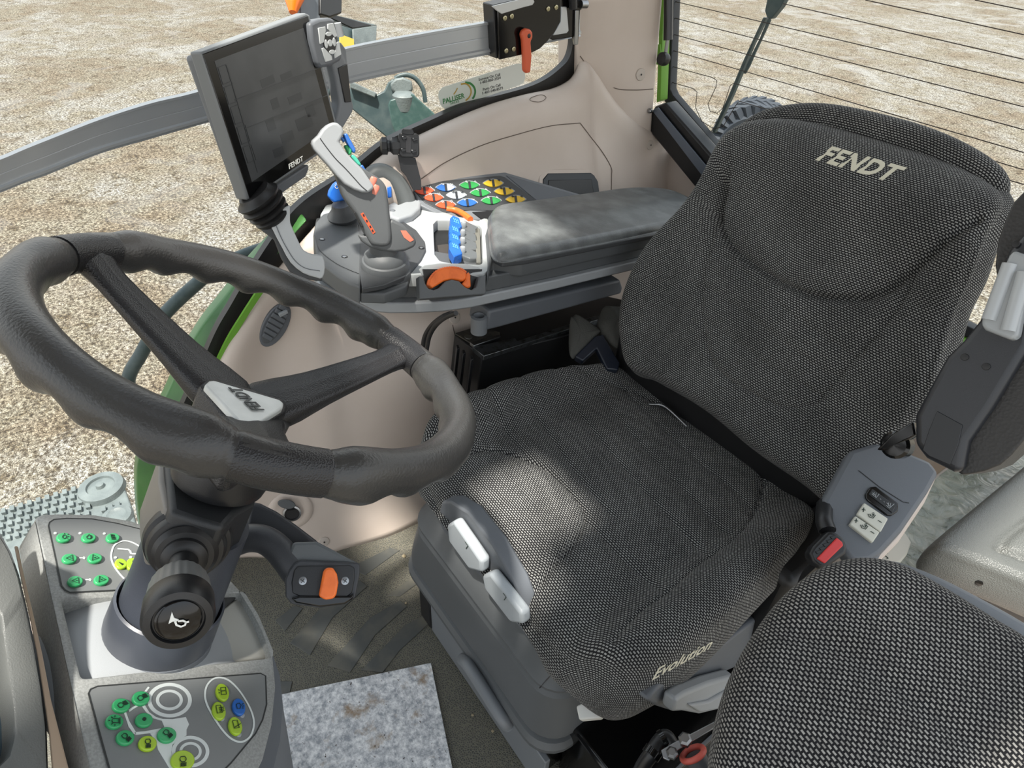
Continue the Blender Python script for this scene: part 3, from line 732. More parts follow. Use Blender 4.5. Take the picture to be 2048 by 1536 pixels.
rs=slab('heater_switch',wf,[(1731,989),(1740,974),(1752,972),(1797,1006),(1797,1022),(1784,1031),(1774,1030),(1734,999)],.006,gloss,seat,h=.004,bevel=.002)
slab('rocker',wf,[(1738,988),(1745,977),(1792,1012),(1785,1025)],.003,M('rocker_black',(40,42,44),.4),rs,h=.006,bevel=.001)
z5=lambda l:[wf.px(1600+x*.2474,860+y*.2474) for x,y in l]
strokes('symbol',wf,[(z5(l),False) for l in [[(565,530),(600,560),(625,530)],[(570,520),(600,545)],[(580,545),(585,515)],[(595,553),(600,520)],[(680,620),(705,645),(745,610)],[(685,600),(710,630)],[(695,638),(700,600)],[(710,640),(715,605)],[(632,568),(640,574)],[(660,590),(668,596)]]],.0008,lgrey,rs,h=.0065)
rk=M('rocker_ivory',(196,196,184),.45)
for pp,ic in (([(1729,1005),(1777,1037),(1762,1064),(1714,1028)],0),([(1711,1031),(1760,1064),(1746,1085),(1699,1049)],-60)):
    r=slab('lumbar_switch',wf,pp,.008,rk,seat,h=.006,bevel=.002)
    dx,dy=(0,0) if ic==0 else (-60,88)
    sh_=lambda l:z5([(x+dx,y+dy) for x,y in l])
    strokes('symbol',wf,[(sh_(l),False) for l in [[(485,655),(515,660)],[(502,640),(497,675)],[(615,742),(645,760)],[(535,690),(545,715),(575,725),(595,700)],[(550,690),(555,705),(572,710),(585,690)],[(565,690),(580,695)],[(572,680),(586,684)]]],.001,iconm,r,h=.0066)
# buckle
bk_=Fr((.205,-.80,.61),(-.35,.45,.85),(0,1,0))
b_=slab('belt_buckle',bk_,[(1618,1106),(1626,1092),(1656,1062),(1668,1063),(1688,1076),(1696,1096),(1692,1108),(1652,1136),(1640,1136),(1624,1122)],.03,black,seat,bevel=.005,seg=3)
slab('release_button',bk_,[(1674,1075),(1685,1084),(1687,1091),(1650,1127),(1634,1117)],.006,redm,b_,h=.003,bevel=.0015)
for k in range(5):
    x=1631+k*7.4; y=1103-k*7.4
    slab('grip_rib',bk_,[(x,y),(x+10,y-3),(x+14,y+1),(x+4,y+5)],.003,blackm,b_,h=.002,bevel=.0005)
tube('buckle_strap',cr([bk_.P(1640,1120,-.02),bk_.P(1610,1150,-.06),bk_.P(1600,1180,-.10)],6),.014,blackm,seat,flat=(1,.4),seg=10)
tube('buckle_stalk',cr([bk_.P(1655,1062,-.02),bk_.P(1648,1040,-.03),bk_.P(1650,1010,-.06)],6),.013,black,seat,seg=10)
# swivel lever with crossed arrows
zf=Fr((.17,-.88,.47),(-.1,.1,1),(0,1,0))
sw=slab('swivel_lever',zf,[(1735,1130),(1760,1095),(1800,1060),(1812,1066),(1824,1084),(1815,1108),(1802,1124),(1770,1130)],.012,M('lever_beige',(176,172,160),.45),seat,bevel=.003)
z5b=lambda l:[zf.px(1600+x*.2474,860+y*.2474) for x,y in l]
strokes('symbol',zf,[(z5b(l),False) for l in [[(655,995),(710,1035)],[(700,990),(662,1042)],[(690,990),(704,988),(706,1000)],[(652,1008),(654,994),(668,996)],[(702,1030),(712,1038),(700,1042)]]],.0014,iconm,sw,h=.0006)
# raised left armrest
af=facing(1940,740,1.02)
af=Fr(af.O,af.N+Vector((.25,.1,0)))
arm=slab('armrest',af,[(1990,530),(2010,440),(2050,380),(2130,380),(2220,460),(2190,640),(2110,800),(2048,880),(2000,930),(1940,948),(1915,944),(1918,900),(1940,840),(2010,700)],.07,M('soft_black_vinyl',(44,43,42),.5,bump=(260,.25,.002),vor=True),seat,h=-.004,bevel=.026,seg=5,smoothn=2)
slab('armrest_shell',af,[(2016,500),(2050,460),(2085,470),(2085,560),(2060,690),(1985,815),(1938,882),(1924,946),(1905,944),(1850,916),(1828,888),(1828,830),(1857,775),(1892,712),(1925,680),(1957,640),(1990,560)],.05,M('armrest_shell_black',(38,40,44),.32,bump=(1500,.15,.001)),seat,h=.010,bevel=.009,seg=3)
slab('armrest_flap',af,[(1874,822),(1925,850),(1916,890),(1900,930),(1858,912),(1845,900),(1858,860)],.002,M('flap_black',(30,32,35),.4),arm,h=.0115,bevel=.0006)
kn=slab('tilt_adjuster',af,[(2028,500),(2062,512),(2058,560),(2036,672),(2022,680),(1970,660),(1962,650),(1964,632),(2018,510)],.03,M('adjuster_grey',(158,162,164),.28),seat,h=.026,bevel=.009,seg=4)
for a,c in (((2020,528),(1978,640)),((2050,545),(2016,662))):
    tube('finger_groove',[af.P(a[0],a[1],.024),af.P(c[0],c[1],.024)],.0085,M('adjuster_groove',(176,180,182),.25),kn,seg=12)
for x,y in ((1929,714),(1972,733),(2031,488)):
    disc('screw_hole',af.P(x,y,.0115),af.N,.0045,blackm,arm,th=.001,seg=14)
lathe('pivot_cap',af.P(1790,890,-.05),af.N,[(.02,-.02),(.02,0),(.016,.004),(.0001,.005)],gloss,seat,seg=20)
prism('pivot_bracket',[af.P(*p,-.045) for p in [(1752,900),(1780,870),(1826,842),(1832,870),(1800,888),(1775,902)]],af.N*-.02,gloss,seat,bevel=.003)
tube('seatback_bar',cr([bf.P(1845,838,-.09),bf.P(1830,860,-.09),bf.P(1800,885,-.1)],5),.008,lgrey,seat)
# ================================================================ PASSENGER SEAT
ps=thing('passenger_seat','dark woven fabric passenger seat back folded flat with grey plastic rim','seat',(-.02,-.35,.3))
pf=Fr(Z(1750,1400,.72),(-.10,.30,1),(0,1,0))
po_px=[(1424,1540),(1430,1480),(1442,1420),(1464,1355),(1500,1285),(1548,1215),(1598,1166),(1650,1136),(1700,1123),(1750,1124),(1800,1138),(1860,1170),(1922,1207),(1982,1244),(2048,1284),(2150,1370),(2230,1500),(2240,1700),(2100,1860),(1800,1920),(1520,1850),(1430,1680)]
pp=[pf.px(*p,-.012) for p in po_px]
def ptop(u,v): return .008+.022*np.exp(-(((u-cu)/.2)**2+((v-cv)/.2)**2))
cu=sum(a for a,_ in pp)/len(pp); cv=sum(b for _,b in pp)/len(pp)
pb_,pH=pad('backrest',pf,pp,fabric('passenger_fabric',(27,27,29),(150,148,143),.0062,.0040,.00122,rot=.12),ps,ptop,.05,er=.03,ns=60,bulge=.002,grooves=[([pf.px(*q) for q in [(1560,1260),(1700,1330),(1850,1440),(1980,1536),(2060,1620)]],.004,.012)])
slab('back_shell',pf,[(1470,1400),(1560,1215),(1640,1140),(1700,1119),(1750,1117),(1801,1122),(1881,1152),(1962,1193),(2048,1241),(2170,1320),(2280,1480),(2290,1720),(2120,1900),(1800,1960),(1500,1880),(1450,1700)],.05,mgrey,ps,h=-.002,bevel=.006,seg=3,smoothn=3)
box('seat_post',wloc(ps)+Vector((-.02,0,.09)),.25,.3,.20,black,ps,bevel=.02)
# left fender shelf + grained box + clear sheet
lfz=.36
shf=prism('left_shelf',[Z(x,y,lfz) for x,y in [(1700,1150),(1745,1050),(1890,935),(1990,860),(2200,700),(2600,900),(2500,1500),(1900,1400)]],(0,0,-.05),beige,None,bevel=.005); shf.name='wall_fender_left'; tagk(shf,'structure')
bx=thing('fender_box','grey grained plastic box lid beside the passenger seat on left fender','box',Z(2000,1150,.37))
xf2=Fr(Z(1990,1090,.52),(-.05,.06,1),(0,1,0))
fo=[xf2.px(*p) for p in [(1878,1088),(1886,1070),(1920,1040),(1990,982),(2060,925),(2200,815),(2330,860),(2420,1000),(2400,1180),(2300,1260),(2200,1225),(2100,1180),(2000,1138),(1910,1104)]]
gb,gH=pad('lid',xf2,fo,grain,bx,lambda u,v:0*u,.09,er=.018,ns=40,nth=200,bulge=.006,smoothn=6,grooves=[([xf2.px(*q) for q in [(2006,1092),(2014,1074),(2048,1046),(2100,1005)]],.008,.006),([xf2.px(*q) for q in [(2006,1092),(2050,1112),(2110,1140)]],.008,.006)])
slab('base_tray',xf2,[(1872,1110),(1884,1084),(1990,985),(2060,930),(2200,820),(2330,866),(2425,1005),(2405,1185),(2300,1265),(2150,1215),(2000,1150),(1890,1108)],.05,black,bx,h=-.085,bevel=.01)
p=PL(1958,1166,xf2.O,Vector((-.1,1,.3)))
t_=bvh(gb); p,n=hit(t_,1958,1166,0)
if p is not None: disc('plug',p,n,.006,gloss,bx,th=.003,seg=16)
def clearmat():
    m=M('clear_plastic',(200,206,186),.15,spec=.8); nt=m.node_tree; b=nt.nodes['Principled BSDF']; L=nt.links
    b.inputs['Transmission Weight'].default_value=.35; b.inputs['Alpha'].default_value=.75
    tc=nt.nodes.new('ShaderNodeTexCoord'); n=nt.nodes.new('ShaderNodeTexNoise'); n.inputs['Scale'].default_value=26; n.inputs['Detail'].default_value=5; n.inputs['Distortion'].default_value=1.6
    L.new(tc.outputs['Object'],n.inputs['Vector']); u=nt.nodes.new('ShaderNodeBump'); u.inputs['Strength'].default_value=1; u.inputs['Distance'].default_value=.008; L.new(n.outputs[0],u.inputs['Height']); L.new(u.outputs[0],b.inputs['Normal'])
    r=nt.nodes.new('ShaderNodeMapRange'); r.inputs[1].default_value=.35; r.inputs[2].default_value=.65; L.new(n.outputs[0],r.inputs[0])
    x=nt.nodes.new('ShaderNodeMix'); x.data_type='RGBA'; x.inputs[6].default_value=rgb((150,158,140)); x.inputs[7].default_value=rgb((206,206,186)); L.new(r.outputs[0],x.inputs[0]); L.new(x.outputs[2],b.inputs['Base Color'])
    return m
cs=prism('plastic_sheet',[Z(x,y,lfz+.004) for x,y in [(1740,1140),(1790,1040),(1880,950),(1990,868),(2120,780),(2140,950),(1900,1120),(1880,1180),(1760,1190)]],(0,0,-.003),clearmat(),None)
tag(cs,'crinkled clear plastic sheet laid between seat and grained box','plastic sheet')
for l in [][:0] and [[(1862,1002),(1884,996),(1905,1008),(1925,1003),(1940,1012)],[(1864,1012),(1885,1028),(1900,1032),(1912,1026)],[(1869,1040),(1880,1036),(1888,1044)],[(1880,1020),(1895,1010),(1912,1022)]]:
    tube('fold',cr([Z(x,y,lfz+.005) for x,y in l],5),.0025,bpy.data.materials['clear_plastic'],cs,seg=8)
# fitting in the bottom foreground
ft=thing('hose_fitting','black hose elbow bolted to steel strap with red ring, beside passenger seat','fitting',Z(1370,1500,.42))
ff=Fr(Z(1370,1500,.45),(0,.3,1),(0,1,0))
tube('hose',cr([ff.P(1262,1600,-.05),ff.P(1282,1540,-.02),ff.P(1302,1508,0),ff.P(1318,1484,.0),ff.P(1332,1474,.0),ff.P(1344,1490,-.002)],6),.010,black,ft,seg=16)
for a,c in (((1300,1512),(1308,1500)),((1322,1481),(1330,1476))): tube('clamp',[ff.P(*a,0),ff.P(*c,0)],.0125,gloss,ft,seg=16)
slab('steel_strap',ff,[(1326,1516),(1322,1500),(1345,1486),(1430,1442),(1438,1450),(1352,1502),(1338,1522)],.004,steel,ft,h=.012,bevel=.001)
lathe('bolt',ff.P(1370,1482,.012),(.1,.2,1),[(.009,0),(.009,.008),(.006,.011),(.0001,.011)],steel,ft,seg=6)
lathe('bolt',ff.P(1344,1508,.012),(.1,.2,1),[(.008,0),(.008,.006),(.005,.009),(.0001,.009)],steel,ft,seg=6)
tube('red_ring',[ff.P(1386,1508,.004)+u*(.0155*math.cos(a))+v*(.0155*math.sin(a)) for u,v,_ in [basis(ff.P(1388,1508,0)-ff.P(1415,1560,-.02))] for a in [2*math.pi*k/24 for k in range(24)]],.004,M('red_rubber',(190,84,72),.5),ft,seg=10,closed=True)
tube('grey_cylinder',[ff.P(1388,1508,.0),ff.P(1415,1560,-.02)],.0145,dark,ft,seg=20)
# seat rail box on right of the seat
sr=thing('seat_rail_bracket','dirty black bracket with chromed rail tucked under the armrest console','rail bracket',Z(1050,700,.36))
rf_=Fr(Z(1000,680,.49),(0,-.12,1),(0,1,0))
slab('bracket_body',rf_,[(908,668),(1196,588),(1250,600),(1262,640),(964,712)],.16,blackm,sr,bevel=.003)
slab('top_plate',rf_,[(910,666),(950,654),(1000,664),(1000,676),(948,690)],.004,M('dirty_black',(52,50,46),.55,mott=(60,(84,78,66),.45,.7)),sr,h=.003,bevel=.001)
slab('chrome_rail',rf_,[(945,694),(1030,676),(1034,682),(1200,628),(1212,634),(1040,690),(968,712)],.012,M('chrome_worn',(120,124,126),.28,.9,mott=(50,(60,52,44),.5,.7)),sr,h=.008,bevel=.001)
slab('chrome_rail',rf_,[(940,684),(998,668),(1002,673),(948,691)],.008,steel,sr,h=.012,bevel=.001)
for k,(x,y) in enumerate(((912,690),(924,700),(940,712))):
    slab('end_rib',rf_,[(x,y),(x+5,y-1),(x+8,y+6),(x+2,y+8)],.10,black,sr,h=.001,bevel=.001)
disc('rivet',rf_.P(937,674,.004),rf_.N,.009,M('rivet',(70,68,62),.4),sr,th=.003,seg=18); 
dc=seat
def crump(name,fr,pix,th,seed,mat,parent,amp=.012):
    pts=[fr.P(x,y,0) for x,y in pix]; pts=cr(pts,3,True); c=sum(pts,Vector())/len(pts); rnd=random.Random(seed)
    rings=[]
    for s,h in ((1.0,-th),(1.0,-th*.3),(.92,0),(.72,.25*th),(.45,.4*th),(.2,.45*th),(.02,.5*th)):
        rings.append([c+(p-c)*s+fr.N*(h+amp*math.sin(i*1.3+seed+s*5)*s*.8+rnd.uniform(-amp,amp)*.3) for i,p in enumerate(pts)])
    return loft(name,rings,mat,parent,sub=1)
rb2=Fr(Z(1180,660,.50),(-.35,.2,1),(0,1,0))
crump('rubber_flap',rb2,[(1140,640),(1146,630),(1158,628),(1200,656),(1196,668),(1160,705),(1146,716),(1138,700)],.012,2,cloth,dc,.003)
crump('rubber_boot',rb2,[(1196,650),(1205,615),(1222,606),(1258,620),(1262,650),(1258,690),(1225,690)],.03,5,cloth,dc,.008)
slab('dark_bracket',rb2,[(1150,712),(1190,672),(1206,668),(1240,726),(1236,740),(1214,738),(1194,696),(1166,722)],.02,M('blue_black_metal',(28,34,46),.35),dc,h=.006,bevel=.003)
# carpet mat
def carpet():
    m=M('felt_mat',(196,200,202),.95); nt=m.node_tree; b=nt.nodes['Principled BSDF']; L=nt.links
    tc=nt.nodes.new('ShaderNodeTexCoord'); 
    def N(s,d): 
        n=nt.nodes.new('ShaderNodeTexNoise'); n.inputs['Scale'].default_value=s; n.inputs['Detail'].default_value=d; n.inputs['Roughness'].default_value=.65; L.new(tc.outputs['Object'],n.inputs['Vector']); return n.outputs[0]
    def mix(src,lo,hi,a,c):
        r=nt.nodes.new('ShaderNodeMapRange'); r.inputs[1].default_value=lo; r.inputs[2].default_value=hi; L.new(src,r.inputs[0])
        x=nt.nodes.new('ShaderNodeMix'); x.data_type='RGBA'; L.new(r.outputs[0],x.inputs[0])
        for k,v in ((6,a),(7,c)):
            if isinstance(v,tuple): x.inputs[k].default_value=rgb(v)
            else: L.new(v,x.inputs[k])
        return x.outputs[2]
    c=mix(N(90,5),.35,.65,(150,154,160),(236,236,236)); c2=mix(N(16,8),.56,.68,c,(150,132,112)); c3=mix(N(120,2),.68,.73,c2,(60,50,44)); L.new(c3,b.inputs['Base Color'])
    u=nt.nodes.new('ShaderNodeBump'); u.inputs['Strength'].default_value=.5; u.inputs['Distance'].default_value=.002; L.new(N(300,2),u.inputs['Height']); L.new(u.outputs[0],b.inputs['Normal']); return m
cm=prism('carpet_mat',[Z(x,y,.008) for x,y in [(540,1393),(862,1325),(905,1536),(930,1660),(560,1740),(510,1560)]],(0,0,-.006),carpet(),None,bevel=.001)
tag(cm,'dirty pale grey felt mat lying on the rubber floor','mat')
random.seed(3)
for k,(x,y,s) in enumerate([(808,1112,.005),(893,1283,.006),(1022,1440,.005),(1036,1486,.006),(945,1430,.003),(1028,1472,.005),(985,1462,.003),(812,1206,.003)]):
    c=Z(x,y,.003); pts=[]
    v,f=lathed(c,(0,0,1),[(.0001,-.6*s),(s*.8,-.4*s),(s,0),(s*.7,s*.5),(.0001,s*.6)],7)
    v=[c+(q-c)*random.uniform(.75,1.2) for q in v]
    o=mk('pebble',v,f,M('pebble_%s'%'abcdefgh'[k],(150,138,112),.8) if k==0 else bpy.data.materials['pebble_a'],None)
    o['group']='loose pebbles on the cab floor'; tag(o,'tiny tan pebble lying loose on the dirty rubber floor','pebble')
# ================================================================ ARMREST CONSOLE
def off(o): return (0,0,.773+o)
KF=Fr(off(0),(0,-.13,1),(0,1,0))
con=thing('armrest_console','grey armrest console with joystick, coloured keypad and padded black rest','console',KF.P(1000,500,-.06))
def ringplate(name,fr,outer,inner,ctr,th,mat,parent,h=0,n=160,rad=0,**k):
    c=Vector(fr.px(*ctr,h)+(0,))
    def samp(pix,sm):
        q=[Vector(fr.px(*p,h)+(0,)) for p in pix]
        if sm: q=cr(q,sm,True)
        out=[]
        for i in range(n):
            a=2*math.pi*i/n; d=Vector((math.cos(a),math.sin(a),0)); best=None
            for j in range(len(q)):
                A=q[j]-c; B=q[(j+1)%len(q)]-c; e=B-A; den=d.x*e.y-d.y*e.x
                if abs(den)<1e-12: continue
                t=(A.x*e.y-A.y*e.x)/den; s=(A.x*d.y-A.y*d.x)/den
                if t>0 and -1e-6<=s<=1+1e-6 and (best is None or t>best): best=t
            out.append(c+d*(best or .01))
        return out
    o=samp(outer,0); i_=samp(inner,0)
    T=lambda p,z: fr.to(p.x,p.y,h+z)
    r=min(.004,th*.3)
    def sh(q,s): return [c+(p-c)*(1+s/max((p-c).length,.01)) for p in q]
    R=[[T(p,-th) for p in o],[T(p,-r) for p in o],[T(p,-r*.3) for p in sh(o,-r*.3)],[T(p,0) for p in sh(o,-r)],[T(p,0) for p in sh(i_,r)],[T(p,-r*.3) for p in sh(i_,r*.3)],[T(p,-r) for p in i_],[T(p,-th) for p in i_]]
    vs=[p for r_ in R for p in r_]; m=len(R); fs=[[a*n+j,a*n+(j+1)%n,((a+1)%m)*n+(j+1)%n,((a+1)%m)*n+j] for a in range(m) for j in range(n)]
    return mk(name,vs,fs,mat,parent,**k)
bodyo=[(627,500),(630,540),(640,560),(662,576),(690,585),(717,591),(780,598),(834,597),(890,596),(944,590),(1110,555),(1287,513),(1420,482),(1430,420),(1380,405),(1200,395),(1050,400),(950,410),(900,430),(850,410),(800,390),(740,380),(690,395),(655,425),(634,460)]
prism('console_body',[KF.P(x,y,0) for x,y in bodyo],KF.N*.034,dark,con,bevel=.003)
trimo=[(626,520),(629,552),(642,574),(676,592),(717,600),(780,606),(834,606),(890,603),(944,596),(1110,561),(1290,519),(1430,490),(1430,430),(1200,410),(950,430),(800,420),(690,430),(634,490)]
slab('trim_band',KF,trimo,.022,lgrey,con,h=.0,bevel=.003)
slab('trim_skirt',KF,[(x,y) for x,y in trimo],.024,mgrey,con,h=-.021,bevel=.004)
side=slab('console_side',KF,[(975,551),(985,516),(1045,524),(1345,462),(1440,440),(1430,400),(1150,400),(1000,420),(975,450),(969,470)],.035,dark,con,h=.060,bevel=.006,seg=3)
slab('front_fairing',KF,[(627,466),(632,444),(645,428),(670,420),(716,440),(724,480),(721,574),(700,566),(676,552),(650,532),(632,508)],.034,dark,con,h=.063,bevel=.004,seg=3)
slab('lower_ledge',KF,[(720,560),(721,586),(770,588),(814,572),(820,554),(852,553),(970,552),(975,520),(860,500),(800,480),(730,490)],.02,dark,con,h=.050,bevel=.003)
ringplate('top_panel',KF,[(640,428),(652,408),(680,388),(735,370),(800,378),(842,398),(880,420),(905,430),(960,441),(968,436),(975,436),(982,450),(980,520),(976,540),(966,547),(850,549),(815,549),(790,540),(730,520),(700,480),(650,440)],[(867,448),(874,440),(900,440),(958,450),(963,456),(965,524),(960,528),(906,526),(880,521),(870,508)],(917,482),.024,sgrey,con,h=.058)
slab('slot_floor',KF,[(860,440),(870,434),(965,446),(970,530),(870,524)],.002,blackm,con,h=.034,bevel=0)
jb=slab('joystick_plate',KF,[(716,440),(781,433),(806,442),(833,460),(850,483),(852,500),(843,518),(824,541),(808,553),(768,569),(724,577),(716,520)],.01,dark2,con,h=.0625,bevel=.002,seg=3)
strokes('plate_seam',KF,[([KF.px(x,y,.064) for x,y in [(629,470),(640,500),(670,525),(700,540),(718,547)]],False)],.0012,blackm,con,h=.0636,smoothn=6)
for x,y in ((689,513),(644,478),(843,495)):
    disc('screw_hole',KF.P(x,y,.0636),KF.N,.006,blackm,con,th=.0006); disc('screw',KF.P(x,y,.0642),KF.N,.0035,steel,con,th=.001)
# armrest pad
po_=[(979,440),(984,422),(1004,411),(1060,404),(1150,392),(1255,378),(1330,381),(1374,400),(1388,425),(1384,446),(1340,452),(1200,480),(1060,505),(1008,514),(988,505),(981,475)]
PF=Fr(off(.088),(0,-.13,1),(0,1,0))
q=[PF.px(*p,-.008) for p in po_]; qc=(sum(a for a,_ in q)/len(q),sum(b for _,b in q)/len(q))
padm,padH=pad('armrest_pad',PF,q,vinyl,con,lambda u,v:.006*np.exp(-((u-qc[0])/.06)**2)+0*u,.022,er=.016,bulge=.003,ns=50,nth=220)
slab('pad_base',KF,[(981,450),(984,436),(1004,424),(1150,404),(1330,394),(1385,414),(1394,440),(1345,462),(1200,490),(1050,519),(1005,524),(986,514)],.012,dark2,con,h=.069,bevel=.003,seg=3)
# control lever bank
for k in range(4):
    ox=905+(0 if k else 2); oy=430+[0,16,32,50][k]
    base=[(ox+14,oy+14),(ox+22,oy+10),(ox+30,oy+14),(ox+50,oy+24),(ox+52,oy+36),(ox+34,oy+36),(ox+18,oy+30)]
    l=slab('valve_lever',KF,base,.018,M('lever_grey',(92,96,98),.4) if k==0 else bpy.data.materials['lever_grey'],con,h=.060,bevel=.003,seg=3)
    c=[(ox-7,oy+6),(ox-1,oy),(ox+12,oy+6),(ox+17,oy+22),(ox+12,oy+25),(ox-6,oy+17)]
    if k==3: c=[(ox-7,oy+6),(ox-1,oy),(ox+12,oy+6),(ox+20,oy+26),(ox+3,oy+33),(ox-6,oy+17)]
    cp_=slab('lever_cap',KF,c,.02,blue,l,h=.078,bevel=.002)
    strokes('cap_grid',KF,[([KF.px(ox+a,oy+b,.0785) for a,b in seg_],False) for seg_ in (((0,6),(3,14)),((4,7),(7,16)),((8,9),(11,18)),((-1,8),(9,12)),((0,13),(11,17)))],.0009,M('cap_print',(110,180,220),.5) if k==0 else bpy.data.materials['cap_print'],l,h=.0785)
    lathe('lever_joint',KF.P(ox+20,oy+18,.066),KF.N,[(.006,-.01),(.0075,0),(.005,.005),(.0001,.006)],lgrey,l,seg=14)
slab('lever_rail',KF,[(950,458),(954,455),(960,458),(962,524),(953,524)],.008,M('rail_metal',(150,148,138),.4,.6),con,h=.060,bevel=.001)
slab('slot_tray',KF,[(874,490),(900,487),(905,520),(880,516)],.003,M('slot_tray',(64,60,56),.5),con,h=.036,bevel=.001)
# thumb wheels
RFr=Fr(KF.P(900,560,.050),(-1,-.06,.85))
slab('wheel_surround',RFr,[(838,538),(850,530),(880,526),(930,527),(958,534),(968,545),(958,552),(846,552)],.004,sgrey,con,h=.003,bevel=.002,seg=3)
slab('wheel_recess',RFr,[(845,538),(965,538),(962,552),(957,576),(945,584),(864,586),(853,578),(849,556)],.003,blackm,con,h=.0045,bevel=.001)
Jz=lambda x,y:(620+x*.1855,420+y*.1855)
to_=[(1275,800),(1290,740),(1345,668),(1430,625),(1530,612),(1620,625),(1690,668)]; ti_=[(1690,740),(1650,768),(1600,752),(1530,745),(1450,765),(1390,800),(1320,842)]
tw=slab('thumb_wheel',RFr,[Jz(*p) for p in to_+ti_],.022,orange,con,h=.016,bevel=.003)
oc=cr([Vector((*Jz(*p),0)) for p in to_],4)
for i,p in enumerate(oc[1:-1]):
    tube('grip_ridge',[RFr.P(p.x,p.y+2,.0145),RFr.P(p.x,p.y+2,-.005)],.0028,orange,tw,seg=8)
slab('wheel_pointer',RFr,[Jz(*p) for p in [(1690,690),(1715,660),(1735,700),(1735,750),(1740,830),(1700,840),(1640,800),(1680,750)]],.016,orange,con,h=.018,bevel=.003)
slab('wheel_saddle',RFr,[(838,552),(846,552),(850,566),(857,577),(867,580),(878,576),(892,562),(904,559),(918,562),(930,574),(943,580),(953,574),(960,552),(972,550),(972,588),(840,598)],.016,dark,con,h=.020,bevel=.002,seg=3)
tube('rear_thumb_wheel',cr([KF.P(x,y,.062) for x,y in [(893,418),(912,421),(928,429),(941,439)]],6),.007,orange,con,seg=10)
# keypad wing
BF=Fr(KF.P(960,430,.048),(-.44,-.13,1),(0,1,0))
slab('keypad_wing',BF,[(822,372),(838,357),(998,343),(1010,344),(1160,388),(1185,398),(1180,420),(1000,440),(930,440),(880,430),(840,410)],.025,mgrey,con,h=.004,bevel=.003,seg=3)
kp=slab('keypad_face',BF,[(826,378),(836,366),(1000,351),(1010,354),(1075,402),(1060,410),(985,421),(940,420),(890,425),(850,405)],.004,dark2,con,h=.0056,bevel=.001)
slab('wing_side',BF,[(1012,350),(1022,352),(1158,391),(1120,405),(1075,402)],.004,mgrey2,con,h=.0060,bevel=.001)
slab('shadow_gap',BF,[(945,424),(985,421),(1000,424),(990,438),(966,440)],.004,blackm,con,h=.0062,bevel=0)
kc={'r':M('key_red',(222,84,50),.4),'b':M('key_blue2',(44,98,170),.4),'w':M('key_white',(196,204,210),.4),'g':M('key_green2',(46,140,70),.4),'y':M('key_yellow',(226,184,46),.4)}
K3=lambda x,y:(820+x*.166,340+y*.166)
keym=M('key_symbol',(210,214,210),.5); keyd=M('key_divider',(44,46,50),.5)
for x,y,c in ((175,243,'r'),(285,328,'r'),(432,415,'r'),(432,207,'b'),(560,300,'w'),(692,390,'b'),(718,178,'g'),(848,270,'g'),(980,365,'g'),(1003,155,'y'),(1137,252,'y'),(1275,350,'y')):
    X0,Y0=K3(x,y); a,b=19.5,7.3
    lens=[(X0+a*math.cos(t),Y0+b*math.sin(t)*abs(math.sin(t))**.7) for t in [2*math.pi*k/20 for k in range(20)]]
    rim=[(X0+(p-X0)*1.1,Y0+(q-Y0)*1.16) for p,q in lens]
    kk=slab('key',BF,lens,.003,kc[c],con,h=.0085,bevel=.0008)
    tag(kk,{'r':'red key','b':'blue key','w':'white key','g':'green key','y':'yellow key'}[c])
    slab('key_rim',BF,rim,.001,lgrey,kk,h=.0064,bevel=0)
    slab('divider',BF,[(X0-3.2,Y0-7),(X0+1.5,Y0-7.4),(X0+3.6,Y0+6.6),(X0-1,Y0+7)],.001,keyd,kk,h=.0092,bevel=0)
    if (x,c)==(432,'b'):
        slab('white_half',BF,[(X0+2,Y0-6.6),(X0+10,Y0-5.2),(X0+18.5,Y0),(X0+10,Y0+5.4),(X0+3.6,Y0+6.6)],.001,kc['w'],kk,h=.009,bevel=0)
    sm=keyd if c in 'yw' else keym
    for s in (-1,1):
        sx_=X0+s*9
        if c=='y': L_=[(circ((0,0),.0028,10),True),([(-.004,.0),(.004,0)],False),([(0,-.004),(0,.004)],False)]
        elif c=='w': L_=[(circ((0,0),.0034,12),True),([(-.003,.0),(.003,0)],False),([(0,-.003),(0,0)],False)]
        elif c=='g': L_=[([(-.004,-.002),(0,.003),(.004,-.002)],False),([(0,.003),(0,-.003)],False)]
        elif c=='b': L_=[([(-.003,-.003),(.003,.003)],False),([(-.003,.001),(.001,-.003)],False)]
        else: L_=[([(-.004,-.002),(.004,-.002)],False),([(-.004,.002),(.004,.002)],False)]
        o2=BF.px(sx_,Y0); strokes('symbol',BF,[([(p[0]+o2[0],p[1]+o2[1]) for p in l],cl) for l,cl in L_],.0011,sm,kk,h=.0092)
# joystick
J=lambda x,y:(610+x*.1628,230+y*.1628)
bj=KF.P(775,545,.055)
JF=Fr(bj+(CAM-bj).normalized()*.03,Vector((-.92,.28,.32)))
def jt(fr,pts): return [J(*p) for p in pts]
JB=facing(775,540,1.0); 
lathe('joystick_boot',KF.P(772,548,.048),(-.05,.0,1),[(.046,-.01),(.048,.004),(.046,.012),(.043,.014),(.044,.020),(.041,.030),(.038,.032),(.037,.040),(.031,.046),(.026,.05),(.025,.06),(.022,.075)],dark,con,seg=40)
gp_=slab('joystick_grip',JF,[(660,330),(672,352),(685,390),(696,408),(712,430),(724,455),(738,482),(748,492),(775,494),(784,480),(783,455),(779,415),(776,392),(773,374),(764,361),(752,352),(735,342),(700,322)],.048,dark,con,h=.018,bevel=.012,seg=5,smoothn=2)
slab('hand_rest',JF,[(716,470),(724,484),(740,495),(762,502),(790,505),(812,502),(830,494),(834,484),(826,467),(806,449),(784,438),(770,450),(750,472)],.022,dark,con,h=.012,bevel=.008,seg=4)
